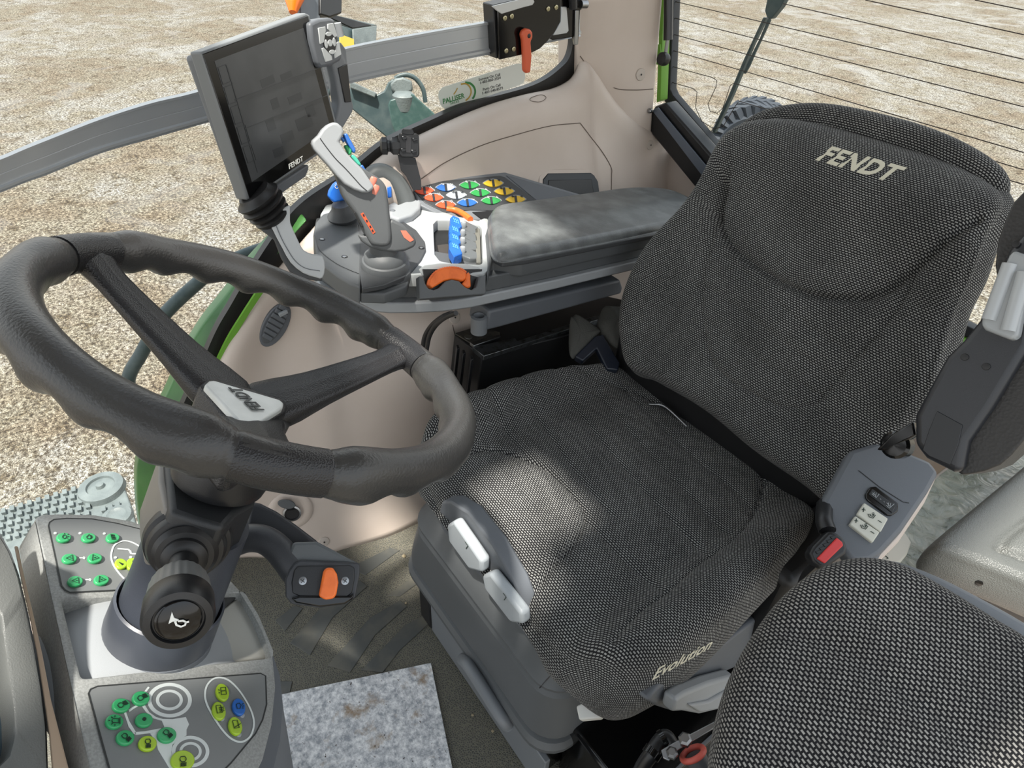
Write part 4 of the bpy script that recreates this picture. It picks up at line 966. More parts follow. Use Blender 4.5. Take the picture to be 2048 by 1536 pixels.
hd=slab('joystick_head',JF,jt(0,[(84,350),(95,310),(165,245),(215,170),(270,120),(340,84),(400,98),(450,140),(478,195),(476,240),(420,330),(480,430),(580,540),(700,660),(770,760),(850,878),(840,910),(785,960),(700,955),(600,920),(480,850),(380,740),(280,620),(180,510),(105,420)]),.045,lgrey,con,h=.028,bevel=.009,seg=4)
strokes('head_seam',JF,[([JF.px(*J(*p),.0285) for p in [(185,285),(230,350),(290,430),(380,540),(500,660),(600,770),(690,870),(765,935)]],False)],.0012,blackm,hd,h=.0285,smoothn=4)
fcm=M('head_face',(210,214,214),.35)
for pts,m_,nm in (([(325,235),(345,230),(400,300),(405,330),(385,320)],redm,'red_button'),([(400,240),(430,235),(495,300),(480,345),(440,290)],keyblue,'blue_button'),([(470,240),(515,222),(625,420),(620,465),(590,465),(500,330)],keyblue,'rocker_switch'),([(480,385),(510,360),(580,430),(575,480),(540,500)],keygreen,'green_button'),([(560,505),(590,480),(640,530),(690,600),(685,635),(640,610)],M('key_teal',(70,176,150),.35),'teal_button'),([(670,630),(710,612),(750,680),(800,785),(760,745)],keyblue,'blue_button')):
    slab(nm,JF,jt(0,pts),.02,m_,hd,h=.010,bevel=.003)
bt=M('salmon_button',(206,122,104),.4)
for x,y in ((835,790),(870,885)):
    a=JF.P(*J(x,y),.012); lathe('round_button',a,(.1,-.5,.9),[(.0075,-.012),(.0085,0),(.007,.004),(.0001,.006)],bt,gp_,seg=20)
slab('red_legend',JF,jt(0,[(683,1215),(715,1198),(865,1440),(835,1462)]),.001,M('legend_red',(226,84,44),.45),gp_,h=.019,bevel=0)
for x,y in ((718,1235),(757,1305),(800,1375),(828,1425)): slab('legend_mark',JF,jt(0,[(x-12,y-12),(x+6,y-20),(x+18,y+8),(x,y+16)]),.0005,blackm,gp_,h=.0196,bevel=0)
slab('trigger',JF,jt(0,[(600,1190),(625,1200),(720,1370),(690,1385)]),.01,blackm,gp_,h=.0205,bevel=.001)
slab('hand_legend',JF,[(801,461),(812,461),(828,480),(820,484),(808,475)],.001,M('legend_salmon',(216,120,96),.5),gp_,h=.0128,bevel=0)
# cross lever
c2=KF.P(690,448,.055)
lathe('cross_lever_boot',c2,(-.05,.1,1),[(.034,-.01),(.035,.002),(.030,.008),(.026,.010),(.030,.014),(.032,.02),(.026,.028),(.022,.032),(.018,.045)],dark2,con,seg=36)
CF=Fr(c2+(CAM-c2).normalized()*.004,Vector((-.9,.25,.35)))
cl_=slab('cross_lever',CF,jt(0,[(345,1090),(480,1040),(560,1050),(600,1130),(600,1190),(430,1175),(370,1120)]),.03,lgrey,con,h=0,bevel=.006,seg=3)
slab('blue_cap',CF,jt(0,[(285,1000),(300,930),(350,850),(400,810),(470,860),(500,1040),(480,1050),(360,1082),(320,1040)]),.03,blue,cl_,h=.004,bevel=.005,seg=3)
strokes('symbol',CF,[([CF.px(*J(x+a*22,y+b*22),.005) for a,b in circ((0,0),1,12)],True) for x,y in ((390,880),)],.001,white,cl_,h=.0046)
# hooded hand grip
HF=Fr(KF.P(810,415,.058)+Vector((.0,0,.03)),Vector((-.9,.25,.35)))
hp_=[HF.P(x,y,-.02) for x,y in [(742,372),(744,356),(756,348),(772,350),(788,362),(800,378),(810,398),(813,412)]]
tube('hand_hood',cr(hp_,6),.0225,M('hood_grey',(88,92,92),.42,bump=(1500,.2,.001)),con,seg=24)
slab('hood_base',KF,[(776,408),(790,402),(797,408),(838,392),(843,402),(840,416),(824,429),(798,437),(780,432)],.02,lgrey,con,h=.074,bevel=.005,seg=3)
disc('base_screw',KF.P(785,420,.075),KF.N,.006,mgrey,con,th=.002)
slab('blue_trim',HF,[(774,374),(783,373),(784,395),(776,396)],.01,blue,con,h=.004,bevel=.002)
# under-bracket
XF=Fr((.955,0,0),(-1,0,0))
slab('support_beam',XF,[(972,662),(978,622),(1050,606),(1241,560),(1246,576),(1243,588),(1000,655)],.07,mgrey2,con,h=0,bevel=.006,seg=3)
lathe('beam_pivot',PL(958,648,(.97,0,0),(-1,0,0)),(0,0,1),[(.012,-.022),(.018,-.02),(.018,.02),(.012,.022),(.009,.01),(.0001,.008)],mgrey,con,seg=24)
for k in range(2):
    o=tube('cable',cr([D(844+k*9,700,1.30-k*.06),D(850+k*9,672,1.28-k*.06),D(864+k*8,650,1.25-k*.06),D(884+k*8,634,1.2-k*.06),D(904+k*8,626,1.17-k*.06)],8),.0045,blackm,None,seg=10)
    tag(o,'black cable looping down the beige wall from under the console','cable','cables under the armrest console')
# ================================================================ MONITOR
mh=ray(1647,-290); mv=ray(1150,2700); mn=mh.cross(mv)
if mn.dot(ray(530,210))>0: mn=-mn
MF=Fr(D(530,220,1.14),mn)
mon=thing('display_terminal','grey framed touchscreen terminal with dark screen on curved support arm','monitor',KF.P(636,540,.0))
slab('housing',MF,[(403,104),(411,101),(612,26),(620,30),(681,276),(676,284),(504,400),(494,400)],.022,M('monitor_grey',(116,120,122),.4),mon,h=0,bevel=.003,seg=3)
slab('rear_shell',MF,[(400,112),(606,40),(668,270),(496,388)],.030,mgrey,mon,h=-.020,bevel=.006,seg=3)
slab('bezel',MF,[(406,108),(616,31),(677,277),(500,397)],.002,gloss,mon,h=.0012,bevel=.0008)
sc_=slab('screen',MF,[(429,122),(607,56),(661,256),(504,364)],.001,screenm,mon,h=.0016,bevel=0)
fx_=[]
scrm=M('screen_ghost',(50,52,54),.35)
for pts in ([(436,135),(452,129),(462,163),(446,169)],[(448,175),(464,169),(474,203),(458,209)],[(461,215),(477,209),(487,243),(471,249)],[(474,255),(490,249),(500,283),(484,289)],[(486,295),(502,289),(512,320),(496,326)]):
    fx_.append(([MF.px(*p,.0018) for p in pts],True))
for a in (((455,135),(515,345)),((470,200),(640,135)),((490,258),(655,190))): fx_.append(([MF.px(*p,.0018) for p in a],False))
strokes('screen_image',MF,fx_,.0012,scrm,sc_,h=.0017)
for k,(x,y,w,h_) in enumerate(((520,160,26,16),(560,150,22,12),(540,200,14,20),(575,195,26,14),(590,240,30,22),(560,270,24,16),(610,215,16,20),(530,240,16,24),(545,300,20,16))):
    slab('screen_patch',MF,[(x,y),(x+w,y-w*.45),(x+w+h_*.3,y-w*.45+h_),(x+h_*.3,y+h_)],.0002,scrm,sc_,h=.0018,bevel=0)
fn,L=textfr(MF,578,334,604,318,.0015)
text('lettering','FENDT',.0105,fn,white,mon,bold=.008,shear=.2,width=L*1.1,space=1.1)
slab('connector_tab',MF,[(552,371),(573,357),(617,328),(619,338),(612,354),(596,365),(576,379),(566,387),(560,383)],.02,mgrey2,mon,h=-.004,bevel=.003)
AF=facing(560,460,1.12)
ax=(D(520,365,1.17)-D(553,440,1.115)).normalized(); FA=facing(540,420,1.13); ax=((FA.U*-.49+FA.V*.87)*.94+FA.N*.33).normalized(); b0=FA.P(547,434)
pr_=[(.026,-.004),(.030,0),(.031,.004),(.027,.007),(.032,.011),(.0335,.015),(.028,.018),(.0345,.022),(.036,.026),(.030,.030),(.035,.034),(.0365,.038),(.030,.042),(.026,.048)]
lathe('swivel_bellows',b0,ax,pr_,blackm,mon,seg=40)
slab('support_arm',AF,[(529,438),(540,430),(576,411),(580,414),(580,440),(583,452),(598,485),(608,501),(626,509),(645,512),(650,535),(645,556),(632,555),(606,546),(581,525),(565,497),(552,473),(540,450)],.022,M('arm_light_grey',(178,182,184),.38),mon,h=.012,bevel=.005,seg=3,smoothn=2)
slab('arm_cover',AF,[(513,440),(529,436),(545,450),(570,500),(588,528),(612,546),(645,556),(645,562),(632,562),(604,557),(580,545),(562,517),(548,480),(524,462)],.03,dark2,mon,h=.004,bevel=.004,seg=3)
strokes('arm_groove',AF,[([AF.px(*p,.0125) for p in [(548,440),(560,470),(574,497),(590,521),(610,536),(640,542)]],False)],.0012,mgrey2,mon,h=.0123,smoothn=5)
slab('side_handle',MF,[(676,84),(684,84),(694,98),(696,126),(703,190),(709,214),(706,226),(687,257),(676,268),(669,250),(676,226),(681,202),(674,160),(664,126)],.022,mgrey,mon,h=-.004,bevel=.005,seg=3)
slab('handle_grip',MF,[(677,136),(695,127),(703,204),(691,205)],.004,blackm,mon,h=-.002,bevel=.001)
kp_=slab('keypad',MF,[(621,46),(638,38),(660,35),(669,38),(674,60),(685,116),(681,122),(664,132),(642,136),(636,128),(624,80)],.022,mgrey2,mon,h=.010,bevel=.005,seg=3)
kl=M('pad_key',(190,194,194),.4)
for pts in ([(637,56),(651,53),(652,61),(648,85),(641,88)],[(656,48),(667,46),(675,72),(670,75),(656,58)],[(644,97),(648,95),(664,112),(665,120),(652,124)],[(674,84),(679,83),(683,109),(670,117),(669,110)]):
    slab('pad_key',MF,pts,.002,kl,kp_,h=.0118,bevel=.0006)
slab('key_ring',MF,ell(MF,661,86,12.5,24,.0),.0014,blackm,kp_,h=.0114,bevel=0)
for cx,cy,a,b in ((661,86,4.5,7),(658,68,6,4.5),(665,104,6,4.5),(653,88,3,9),(669,84,3,9)):
    slab('pad_key',MF,ell(MF,cx,cy,a,b,-.1),.002,kl,kp_,h=.0124,bevel=.0005)
tube('scroll_wheel',[MF.P(674,46,.0),MF.P(680,73,.0)],.007,lgrey,kp_,seg=14)
# phone mount
pm=thing('phone_mount','small black phone mount plate on a flat stalk behind the joystick','phone mount',D(822,360,1.55))
QF=facing(818,300,1.50)
slab('stalk',QF,[(795,309),(831,316),(842,360),(843,380),(826,380),(812,352),(802,341)],.008,black,pm,h=-.012,bevel=.001)
mp_=slab('cradle_plate',QF,[(796,271),(799,265),(834,267),(838,271),(839,310),(835,315),(803,315),(797,308)],.012,black,pm,h=0,bevel=.003)
slab('top_tab',QF,[(803,262),(806,257),(825,259),(828,266),(826,270),(804,268)],.012,black,mp_,h=.001,bevel=.001)
for x,y in ((808,276),(829,279),(806,300),(827,303)): slab('claw',QF,[(x-6,y-3),(x+5,y-3),(x+6,y+2),(x-2,y+4)],.004,gloss,mp_,h=.004,bevel=.0008)
slab('rib',QF,[(812,273),(823,274),(822,306),(811,305)],.002,M('rib_black',(40,40,42),.4),mp_,h=.0015,bevel=.0005)
lathe('ball_knob',QF.P(789,292,-.01),QF.U*-1,[(.014,-.012),(.018,-.006),(.018,.004),(.012,.01),(.012,.014),(.018,.016),(.018,.026),(.012,.03)],black,pm,seg=16,flute=.05,fn=8)
# ================================================================ STEERING WHEEL
WN=Vector((0,-.587,1)).normalized(); WC=Vector((.555,-.127,.975)); WU=Vector((1,0,0)); WV=WN.cross(WU)
def proj(P):
    d=Vector(P)-CAM; v=Vector((R_[0]*d.x+F_[0]*d.y+U_[0]*d.z,R_[1]*d.x+F_[1]*d.y+U_[1]*d.z,R_[2]*d.x+F_[2]*d.y+U_[2]*d.z))
    return (CX+v.x/-v.z*FP,CY-v.y/-v.z*FP)
WR=.205
def wp(t,r=WR,h=0): return WC+(WU*math.cos(t)+WV*math.sin(t))*r+WN*h
def angof(px,py,r=WR):
    return min((k*math.pi/360 for k in range(720)),key=lambda t:(proj(wp(t,r))[0]-px)**2+(proj(wp(t,r))[1]-py)**2)
wh=thing('steering_wheel','large black leather steering wheel with white badge on hub','steering wheel',WC-WN*.10)
sp=[angof(165,505),angof(818,700),angof(565,925)]
def gap(t): return min(abs((t-s+math.pi)%(2*math.pi)-math.pi) for s in sp)
vs=[];NS=480;SG=26
for i in range(NS):
    t=2*math.pi*i/NS; g=gap(t); c=wp(t); er_=(WU*math.cos(t)+WV*math.sin(t))
    amp=.0031*ss(.22,.42,g); wv=math.cos(t*26)
    rad=.0174+.0020*ss(.16,.24,g)+.002*ss(.5,.3,g)*ss(.2,.28,g)
    if abs(g-.17)<.008: rad-=.0012
    for k in range(SG):
        a=2*math.pi*k/SG; ca,sa=math.cos(a),math.sin(a)
        rr=rad+amp*(wv-.3)*max(0,(-sa))**1.2*1.2+.0006*math.sin(t*9+a*2)
        vs.append(c+er_*(ca*rr)+WN*(sa*rr*1.08))
fs=[[i*SG+k,i*SG+(k+1)%SG,((i+1)%NS)*SG+(k+1)%SG,((i+1)%NS)*SG+k] for i in range(NS) for k in range(SG)]
rim=mk('rim',vs,fs,leather,wh,angle=80)
jm=M('spoke_black',(30,30,32),.38,bump=(700,.35,.001),vor=True)
for s in sp:
    p=[wp(s+(k-6)*.027) for k in range(13)]
    tube('rim_joint',p,.0190,jm,wh,seg=22,upv=WN)
hubc=WC-WN*.085
for j,s in enumerate(sp):
    A=hubc+WN*.005; B=wp(s,WR-.012,-.004); dr=(B-A).normalized(); sd=dr.cross(WN).normalized(); up=sd.cross(dr)
    rings=[]
    for q,w_,h1,h2 in ((0,.040,.018,.024),(.25,.034,.012,.022),(.4,.027,.007,.018),(.7,.023,.006,.014),(.9,.019,.006,.012),(.97,.021,.010,.014),(1.03,.024,.014,.016)):
        c=A+(B-A)*q; 
        rings.append([c-sd*w_+up*(h1*.2),c-sd*w_*.9+up*h1,c-sd*w_*.25+up*h1*1.0,c+up*(h1+.003),c+sd*w_*.25+up*h1*1.0,c+sd*w_*.9+up*h1,c+sd*w_+up*(h1*.2),c+sd*w_*.8-up*h2,c-sd*w_*.8-up*h2])
    loft('spoke',rings,jm,wh,sub=1)
PFr=Fr(WC-WN*.040,WN,(0,1,0))
badge_px=[(410,768),(418,761),(428,760),(492,779),(560,799),(568,806),(566,814),(506,852),(496,855),(486,850)]
slab('hub_body',PFr,[(398,766),(412,755),(426,753),(500,774),(570,796),(577,808),(574,822),(510,862),(494,866),(478,858)],.07,jm,wh,h=-.006,bevel=.006,seg=3)
bd=slab('hub_badge',PFr,badge_px,.008,M('badge_white',(214,218,216),.3,mott=(40,(196,200,198),.4,.7)),wh,h=0,bevel=.002,seg=3)
fn,L=textfr(PFr,521,823,470,776,.001)
text('lettering','FENDT',.017,fn,M('badge_letters',(40,44,44),.4),bd,bold=.02,shear=.2,width=L)
lathe('hub_sleeve',WC-WN*.16,WN,[(.048,0),(.05,.01),(.046,.03),(.044,.06),(.046,.09),(.03,.10)],black,wh,seg=40)
# ================================================================ STEERING COLUMN
def axp(s): return WC-WN*s
col=thing('steering_column','black steering column with shuttle lever and orange-switch arm above key panel','steering column',axp(.50))
SF=Fr(axp(.165),WN,(0,1,0))
slab('column_cover',SF,[(330,915),(341,1022),(400,1042),(448,1056),(474,1025),(511,1004),(524,955),(520,925),(430,890)],.065,M('cover_black',(34,36,38),.42,bump=(1500,.25,.001)),col,h=.0,bevel=.006,seg=3)
slab('cover_side',SF,[(316,915),(318,960),(330,1015),(350,1020),(500,960),(480,900),(420,880)],.075,M('cover_side',(116,112,106),.4),col,h=-.006,bevel=.006,seg=3)
tube('column_tube',[axp(.22),axp(.30),axp(.345)],[.050,.052,.053],M('column_slate',(54,58,66),.4,bump=(1500,.2,.001)),col,seg=48)
lathe('upper_collar',axp(.385),WN,[(.058,0),(.060,.01),(.0585,.05),(.056,.052),(.0545,.046),(.0545,.0)],M('collar_slate',(62,66,74),.36),col,seg=48)
lathe('lower_sleeve',axp(.47),WN,[(.078,0),(.072,.02),(.063,.06),(.0595,.088),(.057,.09),(.055,.08),(.055,.0)],mgrey2,col,seg=48)
DF=Fr((.555,.138,.698),(0,-.78,1),(0,1,0))
lathe('boot_dome',DF.to(-.005,-.095,-.055),DF.N,[(.165,0),(.158,.015),(.140,.032),(.110,.045),(.08,.053),(.05,.056)],lgrey,col,seg=56,sx=.92,sy=.72,up=(0,1,0))
# shuttle lever
E1=D(357,1243,.635); S1=D(359,1166,.688); ka=(E1-S1).normalized(); Bc=D(374,1092,.742)
ba=(S1-Bc).normalized()
lathe('lever_boot',Bc-ba*.012,ba,[(.040,-.01),(.042,0),(.040,.007),(.036,.009),(.037,.014),(.034,.020),(.029,.021),(.030,.026),(.026,.031),(.021,.032),(.021,.037),(.017,.041),(.013,.042),(.012,.060)],blackm,col,seg=44)
tube('lever_stem',[Bc,S1-ka*.004],.009,gloss,col,seg=16)
Lk=(E1-S1).length
kb=lathe('shuttle_knob',S1,ka,[(.008,-.008),(.018,-.006),(.0228,0),(.0248,.006),(.0270,Lk*.55)],M('knob_grey',(108,110,110),.42),col,seg=120,flute=.012,fn=24)
lathe('knob_collar',S1+ka*(Lk*.5),ka,[(.0265,0),(.0282,.003),(.0284,Lk*.5-.006),(.0262,Lk*.5-.001),(.0205,Lk*.5),(.0195,Lk*.5-.003),(.0001,Lk*.5-.003)],black,kb,seg=64)
hb=lathe('horn_button',S1+ka*(Lk-.003),ka,[(.018,0),(.018,.002),(.016,.0035),(.008,.0045),(.0001,.005)],gloss,kb,seg=48)
HFr=Fr(S1+ka*(Lk+.0022),ka)
hornp=[(340,1226),(345,1226),(352,1236),(362,1238),(370,1241),(376,1240),(377,1245),(371,1250),(362,1252),(353,1250),(346,1243),(338,1247),(338,1240)]
slab('horn_symbol',HFr,[(344,1224),(348,1236),(358,1240),(352,1244),(346,1243),(337,1248)],.001,white,hb,h=.0005,bevel=0)
strokes('horn_coil',HFr,[([HFr.px(*p) for p in [(350,1241),(353,1249),(362,1252),(370,1249),(372,1243),(366,1240),(356,1241)]],False),([HFr.px(*p) for p in [(370,1244),(378,1242)]],False)],.0016,white,hb,h=.0006)
# arm with orange switch
AFr=facing(645,1165,.86)
armm=M('arm_black',(48,50,54),.42,bump=(1500,.25,.001))
slab('rear_arm',AFr,[(500,1002),(520,1006),(552,1022),(590,1048),(632,1080),(650,1100),(610,1110),(560,1080),(520,1060),(490,1060)],.03,M('rear_arm',(40,42,46),.45),col,h=-.055,bevel=.006,seg=3)
tube('front_arm',cr([AFr.P(x,y,h) for x,y,h in [(440,1098,-.05),(470,1085,-.04),(500,1076,-.03),(530,1080,-.025),(556,1098,-.022),(580,1128,-.02),(596,1150,-.02)]],6),.0175,armm,col,seg=20)
slab('pod_shell',AFr,[(570,1158),(578,1140),(588,1127),(600,1120),(716,1125),(720,1130),(719,1150),(711,1194),(692,1208),(640,1216),(583,1208),(571,1194)],.03,armm,col,h=0,bevel=.004,seg=3)
slab('pod_top',AFr,[(588,1128),(576,1108),(586,1084),(634,1083),(720,1128)],.018,M('pod_top',(84,88,90),.42,bump=(1500,.25,.001)),col,h=-.006,bevel=.004,seg=3)
sw_=slab('switch_plate',AFr,[(583,1165),(588,1140),(596,1132),(700,1130),(709,1136),(709,1160),(704,1186),(694,1194),(600,1193),(585,1186)],.003,black,col,h=.002,bevel=.0012)
slab('plate_lip',AFr,[(582,1196),(600,1192),(700,1192),(708,1186),(706,1198),(690,1208),(640,1214),(592,1206)],.010,gloss,col,h=.006,bevel=.003)
slab('orange_rocker',AFr,[(637,1192),(641,1170),(646,1144),(650,1137),(660,1134),(667,1137),(674,1148),(677,1165),(673,1188),(668,1197),(650,1200)],.018,orange,sw_,h=.014,bevel=.004,seg=4)
slab('rocker_slot',AFr,[(632,1190),(636,1158),(644,1158),(640,1192)],.001,blackm,sw_,h=.0026,bevel=0)
for x in (605.5,690):
    s=disc('cross_screw',AFr.P(x,1162,.0026),AFr.N,.005,steel,sw_,th=.0012,seg=18)
    strokes('screw_slot',AFr,[([AFr.px(x-4,1159),AFr.px(x+4,1165)],False),([AFr.px(x-3,1166),AFr.px(x+3,1158)],False)],.0008,blackm,sw_,h=.0042)
# ================================================================ KEY PANEL CONSOLE
dc_=thing('key_panel_console','grey front console with round green, lime and blue keys around the column','console',(.58,.05,.1))
pan=M('panel_silver_grey',(134,136,134),.36,bump=(900,.25,.001),mott=(400,(150,152,150),.4,.6))
panf=M('panel_face',(116,119,119),.36,bump=(1500,.1,.001))
outer=[(71,1043),(72,1034),(82,1028),(116,1026),(188,1028),(262,1040),(340,1068),(412,1118),(440,1136),(484,1183),(510,1224),(530,1262),(547,1310),(553,1372),(546,1445),(528,1515),(490,1590),(420,1650),(320,1680),(230,1670),(200,1620),(178,1534),(129,1315),(97,1169)]
inner=[(126,1204),(132,1198),(200,1195),(300,1193),(480,1185),(487,1190),(512,1232),(540,1300),(540,1311),(533,1316),(350,1334),(180,1355),(168,1355),(163,1350)]
ringplate('panel_frame',DF,outer,inner,(320,1268),.05,pan,dc_,n=400,angle=30)
bin_=M('bin_grey',(158,157,150),.5)
loft('side_skirt',[[DF.P(x,y,-.0) for x,y in [(70,1043),(97,1170),(130,1317),(179,1536),(201,1622)]],[DF.P(x,y,-.02) for x,y in [(64,1050),(90,1172),(123,1319),(171,1536),(193,1622)]],[DF.P(x,y,-.06) for x,y in [(40,1092),(64,1200),(92,1331),(134,1536),(158,1640)]],[DF.P(x,y,-.09) for x,y in [(38,1098),(62,1204),(88,1335),(128,1536),(152,1640)]]],pan,dc_,cap=False,closed=False)
# body below : outline dropped
def dropped(h,s): 
    c=DF.P(320,1330,0)
    return [DF.P(*p,0)+(c-DF.P(*p,0))*s+Vector((0,0,h)) for p in outer]
loft('console_pedestal',[dropped(-.05,.01),dropped(-.14,.10),dropped(-.40,.30),[Vector((v.x,v.y,.03)) for v in dropped(-.5,.40)]],mgrey2,dc_)
slab('well_floor',DF,[(120,1200),(490,1185),(545,1312),(165,1360)],.01,blackm,dc_,h=-.045,bevel=0)
slab('storage_bin',DF,[(400,1285),(440,1222),(478,1192),(486,1194),(512,1236),(538,1304),(532,1314),(424,1326),(412,1300)],.03,bin_,dc_,h=-.012,bevel=.004,seg=3)
slab('well_wall',DF,[(400,1188),(482,1186),(440,1222),(395,1290),(380,1240)],.02,M('well_wall',(50,50,50),.5),dc_,h=-.008,bevel=.002)
up_=[(97,1052),(99,1045),(108,1039),(134,1037),(184,1038),(235,1047),(303,1064),(380,1100),(431,1144),(455,1163),(454,1171),(440,1174),(262,1179),(140,1185),(130,1180),(123,1172)]
slab('upper_key_panel',DF,up_,.002,panf,dc_,h=.0012,bevel=.0006)
lo_=[(177,1387),(181,1379),(195,1373),(521,1347),(531,1352),(533,1409),(525,1440),(511,1467),(462,1526),(443,1545),(400,1570),(240,1574),(218,1536)]
slab('lower_key_panel',DF,lo_,.002,panf,dc_,h=.0012,bevel=.0006)
for pts in (up_,lo_): strokes('panel_groove',DF,[([DF.px(*p,.001) for p in pts],True)],.0016,M('groove',(44,46,46),.6),dc_,h=.0010)
A5=lambda x,y:(150+x*.1953,1350+y*.1953); A6=lambda x,y:(70+x*.127,1020+y*.127)
def st(lines,A,w,mat,par,h=.0056):
    return strokes('symbol',DF,[([DF.px(*A(x,y),h) for x,y in l],cl) for l,cl in lines],w,mat,par,h=h)
def key(A,x,y,rx,ry,mat,lab,ang=0,icon=None,w=.00062):
    cx,cy=A(x,y); s=A(1,0)[0]-A(0,0)[0]
    b=slab('key',DF,ell(DF,cx,cy,rx*s,ry*s,ang,24),.004,mat,dc_,h=.0050,bevel=.0012,seg=3); tag(b,lab)
    if icon: st([([(x+a,y+c) for a,c in l],cl) for l,cl in icon],A,w,iconm,b)
    return b
def lamp(dx,dy,ang,s=1):
    """D-shaped lamp with beams, pointing at angle"""
    D_=[(-40,-18),(-20,-28),(0,-26),(14,-12),(14,12),(0,26),(-20,28),(-40,18)]
    be=[([(22,k*11),(62,k*11+6)],False) for k in (-2,-1,0,1,2)]
    out=[]
    for l,cl in [(D_,True)]+be: out.append(([(dx+(a*math.cos(ang)-b*math.sin(ang))*s,dy+(a*math.sin(ang)+b*math.cos(ang))*s*.85) for a,b in l],cl))
    return out
key(A5,680,230,90,70,keygreen,'green key',0,lamp(0,0,-.6)); key(A5,478,303,92,70,keygreen,'green key',0,lamp(0,0,-.6))
key(A5,408,468,92,72,keygreen,'green key',0,[([(-20,-20),(40,-20),(40,22),(-20,22),(-32,0)],True),([(52,-32),(52,34)],False),([(-40,-38),(-20,-28)],False),([(-50,0),(-66,0)],False),([(-40,38),(-20,28)],False),([(0,-36),(0,-52)],False),([(0,38),(0,52)],False)])
k_=key(A5,712,453,90,70,keygreen,'green key with central dot'); slab('dot',DF,ell(DF,*A5(712,448),4,3.4,0,14),.001,iconm,k_,h=.0056,bevel=0)
key(A5,520,632,94,74,keygreen,'green key',0,lamp(0,0,.7)); key(A5,945,605,98,78,keygreen,'green key',0,lamp(0,-10,.7))
key(A5,748,692,94,76,keylime,'lime key',0,lamp(0,0,1.45)); key(A5,1108,865,122,100,keylime,'large lime key',0,lamp(0,10,1.45,1.15))
key(A5,1515,170,64,90,keylime,'lime key',-.35,[([(-25,-40),(25,-45),(35,28),(-15,32)],True),([(-15,-5),(20,-8)],False),([(-35,-10),(-50,-20)],False),([(-30,15),(-45,12)],False)])
key(A5,1478,360,66,94,keylime,'lime key',-.35,[([(-35,-45),(15,-50),(30,25),(-20,32)],True),([(-5,-22),(45,-30)],False),([(0,-5),(48,-12)],False),([(3,12),(50,6)],False)])
key(A5,1647,515,66,94,keylime,'lime key',-.35,[([(-35,-45),(15,-50),(35,25),(-15,32)],True),([(-10,20),(50,-18)],False)])
key(A5,1682,320,64,88,keyblue,'blue key',-.35,[([(-30,-20),(0,-32),(20,-10),(10,22),(-20,24)],True),([(30,-20),(45,-25)],False),([(30,0),(48,0)],False),([(28,18),(45,20)],False)])
for x,y in ((1505,445),(1712,412),(1678,607)): disc('key_lamp',DF.P(*A5(x,y),.002),DF.N,.003,lgrey,dc_,th=.001,seg=12)
wl_=M('print_white',(206,212,210),.55)
def band(c,rx,ry,w,cl=True,a0=0,a1=2*math.pi): return ([DF.px(*A5(x,y),.0015) for x,y in circ(c,rx,48,ry,a0,a1)],cl)
for c,a,b,w_ in (((968,258),208,160,.0040),((1182,785),174,145,.0036),((966,256),122,92,.0032),((1182,785),100,85,.0028)): strokes('tractor_drawing',DF,[band(c,a,b,0)],w_,wl_,dc_,h=.0014,th=.0004)
for pts in ([(712,165),(748,118),(765,128),(735,168)],[(550,355),(585,330),(650,300),(665,310),(600,345),(560,375)],[(500,378),(522,376),(555,470),(625,585),(622,612),(600,600),(550,530)],[(610,585),(720,575),(880,545),(900,560),(880,580),(720,600),(620,612)],[(680,305),(715,305),(760,380),(830,430),(900,450),(1000,452),(1135,430),(1168,505),(1142,560),(1142,618),(1060,660),(1000,710),(985,790),(1010,900),(1080,1010),(1010,1010),(960,940),(850,760),(830,680),(770,600),(860,575),(915,530),(890,465),(800,440),(730,380)]):
    slab('tractor_drawing',DF,[A5(*p) for p in pts],.0005,wl_,dc_,h=.0017,bevel=0)
strokes('key_border',DF,[([DF.px(*A5(x,y),.0015) for x,y in [(1330,200),(1350,110),(1410,45),(1490,28),(1580,60),(1680,160),(1770,300),(1820,420),(1830,520),(1800,620),(1740,675),(1670,685),(1580,640),(1490,540),(1400,400),(1345,290)]],True)],.0020,wl_,dc_,h=.0015,smoothn=5)
strokes('key_border',DF,[([DF.px(*A6(x,y),.0015) for x,y in [(1200,700),(1240,570),(1330,505),(1440,490),(1560,525),(1700,615),(1800,730),(1850,850),(1840,1000),(1760,1130),(1640,1190),(1530,1175),(1400,1080),(1280,940),(1215,820)]],True)],.0020,wl_,dc_,h=.0015,smoothn=5)
tri=lambda s:[([(-60*s,5),(38*s,-48),(50*s,45)],True),([(-5*s+5,-2),(25*s+5,4)],False)]
key(A6,458,423,117,72,keygreen,'green key',0,[(circ((5,-2),32,12,28),True),([(55,-35),(75,-45)],False),([(55,-5),(85,0)],False),([(50,30),(70,40)],False),([(10,-45),(0,-58)],False)],.0007)
key(A6,850,425,115,70,keygreen,'green key',0,[([(-40,0),(0,-38),(35,-20),(45,10),(10,30),(-25,25)],True),([(15,-20),(50,15)],False),([(45,-20),(20,25)],False)],.0007)
kA=key(A6,1230,428,108,70,keygreen,'green key marked AUTO')
fn,L=textfr(DF,*A6(1215,385),*A6(1235,470),.0056); text('lettering','AUTO',.0075,fn,iconm,kA,bold=.0,width=L)
key(A6,548,755,120,74,keygreen,'green key',0,tri(1),.0007); key(A6,948,748,116,74,keygreen,'green key',0,tri(-1),.0007)
key(A6,640,1110,122,78,keygreen,'green key',0,tri(1),.0007); key(A6,1052,1090,120,78,keygreen,'green key',0,tri(-1),.0007)
for x,y,a in ((1360,835,.3),(1700,830,-.3)): 
    k_=key(A6,x,y,98,76,keylime,'lime key',a); slab('arrow',DF,[A6(x-40,y-20),A6(x+40,y+10),A6(x+15,y+30)],.0006,iconm,k_,h=.0056,bevel=0)
